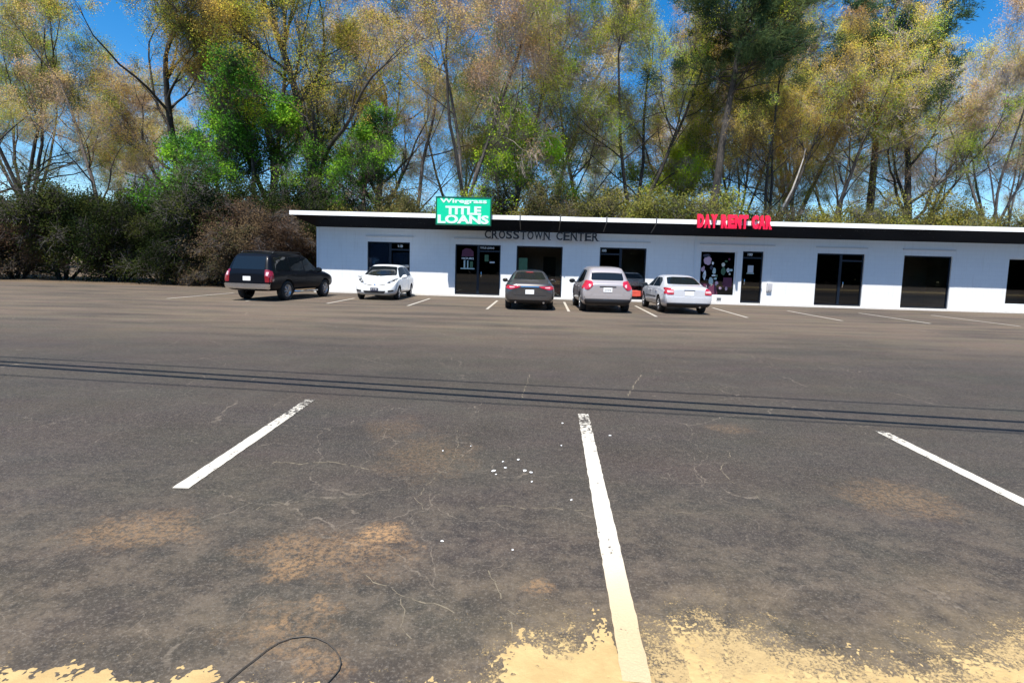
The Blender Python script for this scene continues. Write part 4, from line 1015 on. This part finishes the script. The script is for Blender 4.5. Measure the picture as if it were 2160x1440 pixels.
c.door([(1.62, .50), (2.40, .48), (2.40, 1.14), (1.46, 1.15), (1.48, .90)], 1.66, 1.03, M['black_paint']); c.door([(2.45, .48), (3.36, .48), (3.40, 1.12), (2.45, 1.14)], 2.62, 1.03, M['black_paint'])
a, b = c.both('tail_light', 'rear', [(.72, 1.22), (.86, 1.20), (.93, 1.10), (.92, .74), (.76, .74)], M['tail_dark'], r=.03, off=.014)
for s, q in ((1, a), (-1, b)): c.panel('reflector', 'rear', [(s * .78, 1.12), (s * .87, 1.12), (s * .87, .98), (s * .79, .99)][::s], M['tail_pale'], r=.015, off=.020, parent=q)
c.sides('tail_light', [(.04, .74), (.20, .78), (.22, 1.16), (.08, 1.18)], M['tail_dark'], r=.03, off=.010)
c.panel('tailgate', 'rear', [(-.70, .72), (.70, .72), (.70, 1.17), (-.70, 1.17)], M['black_paint'], r=.04, off=.008)
c.panel('bumper', 'rear', [(-.90, .50), (.90, .50), (.94, .68), (-.94, .68)], M['chrome'], r=.04, off=.05)
c.plate('rear', .87, '', lift=.016)
c.both('headlight', 'front', [(.52, .80), (.80, .84), (.82, .98), (.54, .96)], M['lamp_clear'], r=.03); c.panel('grille', 'front', [(-.48, .66), (.48, .66), (.46, .94), (-.46, .94)], M['plastic'], r=.05)
c.mirrors(3.22, 1.16, M['black_paint'], s=1.35)
for s in (-1, 1):
    bm = bmesh.new(); add_tube(bm, [(1.62, s * .90, .36), (1.70, s * 1.02, .335), (3.30, s * 1.02, .335), (3.42, s * .90, .36)], .045, 12); bm_obj('side_step', bm, M['chrome'], c.root)
    bm = bmesh.new(); add_tube(bm, [(.6, s * .66, 1.84), (.72, s * .66, 1.915), (2.5, s * .66, 1.925), (2.62, s * .66, 1.86)], .02, 8); bm_obj('roof_rail', bm, M['plastic'], c.root)
for x in (.95, 2.2):
    bm = bmesh.new(); add_tube(bm, [(x, -.66, 1.92), (x, .66, 1.92)], .016, 8); bm_obj('roof_bar', bm, M['plastic'], c.root)
hd = R(81); fw = Vector((math.cos(hd), math.sin(hd), 0)); lf = Vector((-fw.y, fw.x, 0))
rear = Vector((-9.10, 20.9, 0)) + lf * .88 - fw * 1.15
c.place(rear.x, rear.y, hd); c.done('big black SUV with chrome rear bumper and side step, left of the white wall', 'SUV')

# ================================================================= trees
def norm(v): return v / (np.linalg.norm(v) + 1e-9)

class Tree:
    """grows segments (wood), thin twigs and leaf points"""
    def __init__(s, seed): s.r = np.random.RandomState(seed); s.seg = []; s.twig = []; s.tip = []
    def perp(s, d):
        v = s.r.normal(0, 1, 3); v -= d * v.dot(d); return norm(v)
    def branch(s, p, d, L, r, lev, P):
        n = max(2, int(round(L / P['step'][lev]))); st = L / n; kids = P['kids'][lev] if lev < P['max'] else 0
        last = lev == P['max']
        for i in range(n):
            d = norm(d + s.r.normal(0, P['wob'][lev], 3) + np.array([0, 0, P['up'][lev]]))
            q = p + d * st; t = (i + 1) / n; r1 = max(r * (1 - t * P['taper'][lev] / n * 1.0 * n / (n)) if False else r * (1 - P['taper'][lev] * st / L / (1 - P['taper'][lev] * (t - 1 / n) + 1e-6)), 0.004)
            (s.twig if r < P['twig_r'] else s.seg).append((p, q, r, r1))
            if last: s.tip.append((q, d, st))
            elif t > P['start'][lev]:
                k = s.r.poisson(kids / (n * (1 - P['start'][lev])))
                for _ in range(k):
                    a = P['ang'][lev] * s.r.uniform(.7, 1.25); cd = norm(d * math.cos(a) + s.perp(d) * math.sin(a))
                    cl = L * P['ratio'][lev] * (1.15 - .55 * t) * s.r.uniform(.7, 1.2)
                    s.branch(q - d * st * s.r.uniform(0, .8), cd, cl, r1 * P['rr'][lev] * s.r.uniform(.8, 1.1), lev + 1, P)
            p, r = q, r1
        if not last:                                       # the leader carries on as a child of the next order
            for _ in range(2):
                a = .35 * s.r.uniform(.5, 1.2); cd = norm(d * math.cos(a) + s.perp(d) * math.sin(a))
                s.branch(p, cd, L * P['ratio'][lev] * .6, r * .8, lev + 1, P)

def tubes(segs, n):
    if not segs: return np.zeros((0, 3)), np.zeros((0, 4), int)
    A = np.array([x[0] for x in segs]); B = np.array([x[1] for x in segs]); ra = np.array([x[2] for x in segs]); rb = np.array([x[3] for x in segs])
    d = B - A; d /= np.linalg.norm(d, axis=1, keepdims=True) + 1e-9
    ref = np.where(np.abs(d[:, 2:3]) < .9, np.array([[0, 0, 1.0]]), np.array([[1.0, 0, 0]]))
    u = np.cross(d, ref); u /= np.linalg.norm(u, axis=1, keepdims=True); w = np.cross(d, u)
    N = len(segs); V = np.zeros((N, 2 * n, 3))
    for k in range(n):
        c, s_ = math.cos(2*math.pi*k/n), math.sin(2*math.pi*k/n)
        V[:, k] = A + (u * c + w * s_) * ra[:, None]; V[:, n + k] = B + (u * c + w * s_) * rb[:, None]
    base = np.arange(N)[:, None] * 2 * n
    Q = np.concatenate([base + np.array([[k, (k+1) % n, n + (k+1) % n, n + k]]) for k in range(n)], 0)
    return V.reshape(-1, 3), Q

def quads(C, rng, sa, sb, up=0.0, axis=None):
    N = len(C); a = rng.normal(0, 1, (N, 3)) if axis is None else axis + rng.normal(0, .55, (N, 3))
    a /= np.linalg.norm(a, axis=1, keepdims=True); b = rng.normal(0, 1, (N, 3)); b -= a * (a * b).sum(1, keepdims=True); b /= np.linalg.norm(b, axis=1, keepdims=True)
    k = rng.uniform(.65, 1.3, (N, 1)); A, B = a * sa * k, b * sb * k
    V = np.stack([C - A * .5, C + B * .5 - A * .05, C + A * .5, C - B * .5 - A * .05], 1).reshape(-1, 3)
    return V, (np.arange(N)[:, None] * 4 + np.arange(4)[None])

def join(parts):
    V, Q, I, off = [], [], [], 0
    for (v, q, mi) in parts:
        V.append(v); Q.append(q + off); I.append(np.full(len(q), mi)); off += len(v)
    return np.concatenate(V), np.concatenate(Q), np.concatenate(I)

STAT = []
def tree_meshes(name, T, leafy, size, per, spread, seed, bare=0.0, pine=False, low=0.0):
    rng = np.random.RandomState(seed)
    big = [x for x in T.seg if x[2] > .05]; small = [x for x in T.seg if x[2] <= .05]
    v1, q1 = tubes(big, 7); v2, q2 = tubes(small, 4); v, q, _ = join([(v1, q1, 0), (v2, q2, 0)]) if len(small) else (v1, q1, None)
    trunk = np_mesh('trunk', v, q, True)
    P = np.array([t[0] for t in T.tip]); D = np.array([t[1] for t in T.tip]); extra = []
    if not pine:                                           # the finest twigs, two or three off every tip
        for _ in range(2):
            d2 = D + rng.normal(0, .65, D.shape); d2 /= np.linalg.norm(d2, axis=1, keepdims=True); ln = rng.uniform(.25, .6, (len(P), 1)); E = P + d2 * ln
            extra.append((P, E, d2))
    vt, qt = tubes(T.twig, 3)
    for (a, b, d2) in extra:
        u = np.cross(d2, np.array([[.3, .5, .81]])); u /= np.linalg.norm(u, axis=1, keepdims=True) + 1e-9; r = .006
        V = np.stack([a - u * r, a + u * r, b + u * r * .5, b - u * r * .5], 1).reshape(-1, 3); Q = np.arange(len(a))[:, None] * 4 + np.arange(4)[None]
        vt, qt, _ = join([(vt, qt, 0), (V, Q, 0)])
    if extra: P = np.concatenate([P] + [e[1] for e in extra]); D = np.concatenate([D] + [e[2] for e in extra]); per = per / 3
    # foliage comes in clumps: some limbs are thick with it and some bare
    cell = np.floor(P / 1.15).astype(int); hsh = (cell[:, 0] * 73856093 ^ cell[:, 1] * 19349663 ^ cell[:, 2] * 83492791) % 997 / 997.0
    dens = np.where(hsh < bare, 0.08, 0.2 + 1.5 * hsh ** 1.5)
    cnt = rng.poisson(per * dens); idx = np.repeat(np.arange(len(P)), cnt)
    C = P[idx] + rng.normal(0, spread, (len(idx), 3))
    vl, ql = quads(C, rng, size * (1.0 if not pine else 2.6), size * (.62 if not pine else .30), axis=D[idx] if pine else None)
    v, q, mi = join([(vt, qt, 1), (vl, ql, 0)])
    crown = np_mesh('crown', v, q); crown.polygons.foreach_set('material_index', mi.astype(np.int32))
    STAT.append((name, len(T.seg), len(T.twig), len(T.tip), len(ql)))
    return trunk, crown

HW = dict(max=4, step=[1.1, .9, .7, .5, .33], wob=[.06, .13, .17, .2, .22], up=[.03, .05, .04, .03, .02], taper=[.62, .72, .75, .7, .6], kids=[10.0, 4.8, 4.0, 3.4], start=[.28, .22, .2, .15],
          ang=[.85, .75, .8, .8], ratio=[.54, .52, .55, .55], rr=[.52, .55, .55, .55], twig_r=.022)
def hardwood(seed, H, r0, leafy, size, per, bare, **kw):
    P = dict(HW); P.update(kw); T = Tree(seed)
    lean = T.r.normal(0, .05, 2)
    T.branch(np.array([0, 0, -.1]), norm(np.array([lean[0], lean[1], 1.0])), H * .70, r0, 0, P)
    return tree_meshes('hardwood', T, leafy, size, per, .16, seed + 1, bare)
def fork_tree(seed, H, r0, per, size, bare, stems=3):
    T = Tree(seed); P = dict(HW); P.update(kids=[5.5, 4.2, 4.0, 3.2], start=[.25, .2, .2, .15])
    T.branch(np.array([0, 0, -.1]), np.array([0, 0, 1.0]), H * .22, r0, 0, dict(P, kids=[0.3, 3, 3, 3], max=0)); base = T.seg[-1][1]; T.tip = []
    for k in range(stems):
        a = 2 * math.pi * (k + T.r.uniform(-.2, .2)) / stems; T.branch(base, norm(np.array([.33 * math.cos(a), .33 * math.sin(a), 1.0])), H * .58, r0 * .62, 0, P)
    return tree_meshes('fork', T, 1, size, per, .16, seed + 1, bare)
def pine(seed, H, r0):
    P = dict(max=3, step=[1.2, .8, .5, .3], wob=[.025, .12, .18, .2], up=[.03, .05, .06, .05], taper=[.7, .75, .7, .6], kids=[40, 6.5, 4.5], start=[.60, .3, .2], ang=[1.25, .7, .7], ratio=[.23, .5, .55], rr=[.34, .5, .5], twig_r=.02)
    T = Tree(seed); T.branch(np.array([0, 0, -.1]), np.array([.01, 0, 1.0]), H * .93, r0, 0, P)
    return tree_meshes('pine', T, 1, .13, 9, .13, seed + 1, .0, pine=True)
def shrub(seed, H, W, per, size, droop=0.03):
    P = dict(max=3, step=[.6, .5, .4, .28], wob=[.1, .16, .2, .22], up=[.02, droop, droop, droop], taper=[.6, .7, .7, .6], kids=[6, 4.2, 3.4], start=[.15, .15, .15], ang=[.7, .8, .8], ratio=[.55, .55, .55], rr=[.6, .6, .6], twig_r=.02)
    T = Tree(seed); n = 7
    for k in range(n):
        a = 2 * math.pi * (k + T.r.uniform(-.3, .3)) / n; s = T.r.uniform(.1, .75) * W / H * 2
        T.branch(np.array([.25 * math.cos(a), .25 * math.sin(a), -.05]), norm(np.array([s * math.cos(a), s * math.sin(a), 1.0])), H * T.r.uniform(.5, .72), .07, 0, P)
    return tree_meshes('shrub', T, 1, size, per, .17, seed + 1, .08)

KIND = {
    'A': hardwood(11, 22, .38, 1, .068, 16, .25), 'B': hardwood(23, 22, .18, 1, .068, 15, .28), 'C': hardwood(37, 20, .16, 1, .068, 14, .33),
    'D': fork_tree(41, 20, .24, 10.5, .068, .28), 'E': fork_tree(58, 19, .15, 7, .066, .36, 4),
    'G': hardwood(71, 13, .20, 1, .13, 7, .32, ang=[1.0, .8, .8, .8], start=[.25, .2, .2, .15]),
    'P': pine(83, 26, .36), 'S': shrub(91, 6.5, 3.2, 12, .095), 'U': shrub(97, 5.0, 2.8, 12, .09), 'V': shrub(103, 5.5, 2.6, 11, .085, -.09)}
BASEH = {'A': 22, 'B': 22, 'C': 20, 'D': 20, 'E': 19, 'G': 13, 'P': 26, 'S': 6.5, 'U': 5, 'V': 5.5}
rs = random.Random(77)
def plant(kind, px, y, H, leaf, bark, name, cat, label, group, rz=None, sxy=None):
    """a copy of the kept kind: root, trunk and crown, crowns sharing mesh data"""
    x = (px - CX) / F * y * 1.005 + 0.02 * y * 0
    root = empty(name, (x, y, -.02), rs.uniform(0, 6.28) if rz is None else rz); k = H / BASEH[kind]
    sx = k * (sxy or rs.uniform(.92, 1.12)); root.scale = (sx, sx, k)
    tag(root, label, cat, group)
    for nm, me, mats in (('trunk', KIND[kind][0], [bark]), ('crown', KIND[kind][1], [leaf, 'bark_grey' if bark == 'bark_dark' or leaf in ('leaf_green', 'leaf_dark', 'leaf_pine') else 'twig'])):
        if not me.materials:
            for m in mats: me.materials.append(M[m])
        o = link(bpy.data.objects.new(nm, me), root)
        for i, m in enumerate(mats): o.material_slots[i].link = 'OBJECT'; o.material_slots[i].material = M[m]
    return root

TREES = [  # kind, photo x of the trunk, distance, height, leaf, bark, label
    ('A', 712, 39, 27, 'leaf_tan', 'bark_dark', 'tall dark trunked hardwood with tan buds, behind the roof above the white hatchback'),
    ('D', 585, 43, 27, 'leaf_olive', 'bark_dark', 'wide hardwood at the left edge with dark limbs and tan buds'),
    ('G', 540, 37, 15.0, 'leaf_green', 'bark_dark', 'tall green leafy tree at the left above the black SUV'),
    ('G', 765, 37, 12.2, 'leaf_green', 'bark_pine', 'slim green leafy tree with a reddish stem left of the green sign'),
    ('E', 955, 41, 27, 'leaf_rust', 'bark_grey', 'bare grey forked tree with rusty tips rising behind the green sign'),
    ('B', 1065, 43, 25, 'leaf_lime', 'bark_grey', 'slender yellow green tree just right of the green sign'),
    ('C', 1140, 47, 25, 'leaf_rust', 'bark_pale', 'pale stemmed tree with rust buds behind the wall lettering'),
    ('B', 1235, 45, 24, 'leaf_olive', 'bark_grey', 'olive budding tree behind the right end of the wall lettering'),
    ('D', 1318, 42, 22, 'leaf_olive', 'bark_dark', 'dark many stemmed tree with a grey olive crown behind the silver SUV'),
    ('A', 1385, 49, 26, 'leaf_tan', 'bark_grey', 'golden crowned hardwood between the dark stems and the tall pine'),
    ('P', 1474, 36.4, 23.5, 'leaf_pine', 'bark_dark', 'tall straight pine with a dark needle crown above the silver sedan'),
    ('D', 1600, 40, 19, 'leaf_tan', 'bark_dark', 'forked hardwood with golden crown behind the red letters'),
    ('C', 865, 45, 28, 'leaf_rust', 'bark_grey', 'thin budding tree between the white hatchback and the green sign'),
    ('B', 640, 48, 26, 'leaf_tan', 'bark_grey', 'tan crowned tree set back behind the left end of the roof'),
    ('G', 1418, 43, 13, 'leaf_lime', 'bark_pine', 'low olive tree leaning at the foot of the tall pine'),
    ('G', 1082, 40, 13.5, 'leaf_lime', 'bark_grey', 'lime green young tree right of the green sign'),
    ('E', 1540, 52, 24, 'leaf_olive', 'bark_grey', 'olive tree set back between the pine and the red letters'),
    ('G', 470, 38, 12, 'leaf_green', 'bark_dark', 'green leafy tree beyond the left edge of the roof'),
    ('A', 380, 43, 24, 'leaf_tan', 'bark_dark', 'tall budding hardwood left of the parked black SUV'),
    ('B', 230, 41, 22, 'leaf_rust', 'bark_grey', 'rust budded tree far to the left of the lot'),
    ('D', 60, 44, 23, 'leaf_olive', 'bark_dark', 'olive forked tree at the far left end of the woods'),
    ('B', 1720, 42, 22, 'leaf_tan', 'bark_grey', 'tan budding tree just beyond the red letters'),
    ('A', 805, 47, 26, 'leaf_tan', 'bark_grey', 'golden hardwood set back between the green trees and the green sign'),
    ('B', 1540, 46, 23, 'leaf_tan', 'bark_grey', 'gold leaved hardwood just right of the tall pine'),
    ('D', 1665, 47, 25, 'leaf_tan', 'bark_grey', 'golden hardwood set back beyond the red letters'),
    ('P', 1815, 44, 24, 'leaf_pine', 'bark_pine', 'second pine, to the right of the red letters'),
    ('A', 1930, 43, 23, 'leaf_olive', 'bark_dark', 'olive hardwood over the far right shopfronts'),
    ('E', 2080, 41, 22, 'leaf_rust', 'bark_grey', 'rust tipped forked tree at the far right end of the woods')]
for i, (k, px, y, H, lf, bk, lb) in enumerate(TREES):
    plant(k, px, y, H, lf, bk, 'pine_tree' if k == 'P' else 'hardwood_tree', 'tree', lb, 'trees right behind the building')
BACK = 'tree of the back row showing between the nearer trunks'
i = 0
for px in range(-60, 2260, 165):
    k = 'ABCDE'[(i * 3) % 5]; lf = ('leaf_tan', 'leaf_olive', 'leaf_rust', 'leaf_tan', 'leaf_olive', 'leaf_rust', 'leaf_lime')[i % 7]
    plant(k, px + rs.uniform(-25, 25), rs.uniform(55, 74), rs.uniform(19, 25) , lf, 'bark_grey', 'hardwood_tree', 'tree', BACK, 'trees of the back row'); i += 1
SH = [  # low growth showing over the roof line
    ('V', 575, 31.5, 5.6, 'leaf_brown', 'drooping brown vine covered shrub beside the left end of the roof'), ('V', 505, 31, 5.0, 'leaf_brown', 'brown drooping shrub left of the black SUV roof'),
    ('S', 560, 34, 8.0, 'leaf_dark', 'dark tall shrub behind the brown vines'), ('S', 640, 37, 8.6, 'leaf_dark', 'dark shrub over the left end of the white roof edge'),
    ('S', 700, 40, 8.2, 'leaf_dark', 'dark shrub at the foot of the dark trunk'), ('S', 790, 38, 7.2, 'leaf_moss', 'olive shrub showing above the roof over the white hatchback'),
    ('U', 850, 37, 6.8, 'leaf_under', 'mixed olive shrub above the roof left of the green sign'), ('U', 905, 39, 6.6, 'leaf_moss', 'moss green shrub touching the left side of the green sign'),
    ('S', 1065, 39, 7.6, 'leaf_moss', 'olive shrub just right of the green sign'), ('V', 1125, 38, 8.0, 'leaf_rust', 'brownish olive shrub above the first words of the wall lettering'),
    ('U', 1190, 37, 7.4, 'leaf_rust', 'dull brown green shrub above the end of the wall lettering'), ('S', 1265, 37, 8.4, 'leaf_moss', 'moss green shrub above the silver SUV'),
    ('S', 1345, 38, 7.2, 'leaf_moss', 'olive shrub between the silver SUV and the silver sedan'), ('U', 1405, 36, 7.4, 'leaf_moss', 'moss green shrub left of the tall pine trunk'),
    ('S', 1462, 37, 6.8, 'leaf_moss', 'moss green shrub at the tall pine trunk'), ('U', 1530, 38, 6.6, 'leaf_moss', 'olive shrub over the first red letters'),
    ('V', 1590, 37, 6.6, 'leaf_rust', 'dull brownish shrub over the last red letters'), ('S', 1690, 38, 7.4, 'leaf_moss', 'olive shrub past the red letters'), ('S', 1790, 37, 7.6, 'leaf_moss', 'moss green shrub over the right shopfronts'),
    ('U', 1890, 38, 7.4, 'leaf_moss', 'olive shrub farther over the right shopfronts'), ('S', 1990, 37, 7.6, 'leaf_rust', 'dull brownish shrub over the right shopfronts'), ('S', 2100, 37, 7.6, 'leaf_moss', 'olive shrub at the right end of the shop roof'),
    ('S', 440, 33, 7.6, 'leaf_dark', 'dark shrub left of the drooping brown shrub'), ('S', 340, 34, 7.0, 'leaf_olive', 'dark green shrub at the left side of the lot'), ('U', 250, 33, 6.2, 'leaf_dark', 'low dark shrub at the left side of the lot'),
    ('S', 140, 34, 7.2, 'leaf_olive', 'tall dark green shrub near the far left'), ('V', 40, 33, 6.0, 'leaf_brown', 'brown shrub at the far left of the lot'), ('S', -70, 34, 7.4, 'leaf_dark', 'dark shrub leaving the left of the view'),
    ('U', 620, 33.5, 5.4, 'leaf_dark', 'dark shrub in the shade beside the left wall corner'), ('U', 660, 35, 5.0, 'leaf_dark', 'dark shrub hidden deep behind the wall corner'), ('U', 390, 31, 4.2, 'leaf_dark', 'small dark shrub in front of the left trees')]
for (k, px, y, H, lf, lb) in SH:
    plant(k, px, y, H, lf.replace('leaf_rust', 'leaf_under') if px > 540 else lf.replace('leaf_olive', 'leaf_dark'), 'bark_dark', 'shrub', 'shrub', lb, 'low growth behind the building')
# the pale bare snag above the red letters
T = Tree(7); T.branch(np.array([0, 0, 0.0]), np.array([.015, 0, 1.0]), 9.5, .13, 0, dict(HW, max=1, kids=[2, 0], taper=[.7, .8], start=[.55, .2], ratio=[.12, .5]))
v, q = tubes(T.seg + T.twig, 7); sn = empty('bare_snag', ((1594 - CX) / F * 36.5, 36.5, 0)); tag(sn, 'pale bare tree stem standing above the red letters', 'tree stem')
obj('trunk', np_mesh('trunk', v, q, True), M['bark_pale'], sn)
# far wood that reads as one mass
def far_wood():
    rng = np.random.RandomState(9); N = 42000
    x = rng.uniform(-115, 115, N); y = rng.uniform(78, 96, N)
    top = 8.0 + 9 * fbm(x, y * 0 + 3, .09, 4, 5) + 3 * fbm(x, y * 0 + 8, .5, 3, 6); z = top * rng.uniform(0, 1, N) ** .8
    v, q = quads(np.stack([x, y, z], 1), rng, .62, .42)
    tag(obj('far_woods', np_mesh('far_woods', v, q), M['leaf_olive']), 'low far woods seen between the trunks', 'woods', kind='stuff')
far_wood()
# unseen woods added behind the camera to give shop windows and cars dark reflections
def reflection_wood():
    rng = np.random.RandomState(19); N = 130000
    x = rng.uniform(-125, 125, N); y = rng.uniform(-62, -46, N)
    top = 10.0 + 6 * fbm(x, y * 0 + 3, .07, 4, 15) + 3 * fbm(x, y * 0 + 8, .5, 3, 16); z = top * rng.uniform(0, 1, N) ** .8
    v, q = quads(np.stack([x, y, z], 1), rng, 1.0, .75)
    tag(obj('woods', np_mesh('woods', v, q), M['leaf_dark']), 'unseen dark woods added across the road for reflections', 'woods', kind='stuff')
reflection_wood()

# ================================================================= camera, light, view
cam = bpy.data.cameras.new('camera'); co = bpy.data.objects.new('camera', cam); COL.objects.link(co)
cam.sensor_fit = 'HORIZONTAL'; cam.sensor_width = 36; cam.lens = F / 2160 * 36; cam.shift_y = SHIFT / 2160; cam.clip_start = .05; cam.clip_end = 900
co.location = (0, 0, EYE); co.rotation_euler = CAM_ROT.to_euler(); SC.camera = co
w = bpy.data.worlds.new('World'); SC.world = w; w.use_nodes = True
nt = w.node_tree; bg = nt.nodes['Background']; sky = nt.nodes.new('ShaderNodeTexSky'); sky.sky_type = 'NISHITA'; sky.sun_disc = False
sky.sun_elevation = EL; sky.sun_rotation = math.pi + AZ; sky.air_density = 1.0; sky.dust_density = 0.2; sky.ozone_density = 3.0
hs = nt.nodes.new('ShaderNodeHueSaturation'); hs.inputs['Saturation'].default_value = 1.42
nt.links.new(sky.outputs[0], hs.inputs['Color']); nt.links.new(hs.outputs[0], bg.inputs[0]); bg.inputs[1].default_value = 0.11
su = bpy.data.lights.new('sun', 'SUN'); su.energy = 5.0; su.angle = R(0.53); su.color = (1.0, .955, .88)
so = bpy.data.objects.new('sun', su); COL.objects.link(so); so.rotation_euler = SUN_DIR.to_track_quat('-Z', 'Y').to_euler(); so.location = (-8, -20, 40)
SC.view_settings.view_transform = 'Standard'; SC.view_settings.look = 'None'; SC.view_settings.exposure = 0.80; SC.view_settings.gamma = 1
SC.cycles.max_bounces = 8; SC.cycles.transparent_max_bounces = 12; SC.cycles.use_denoising = True
if __name__ == '__main__':
    print('TREES', STAT, flush=True)
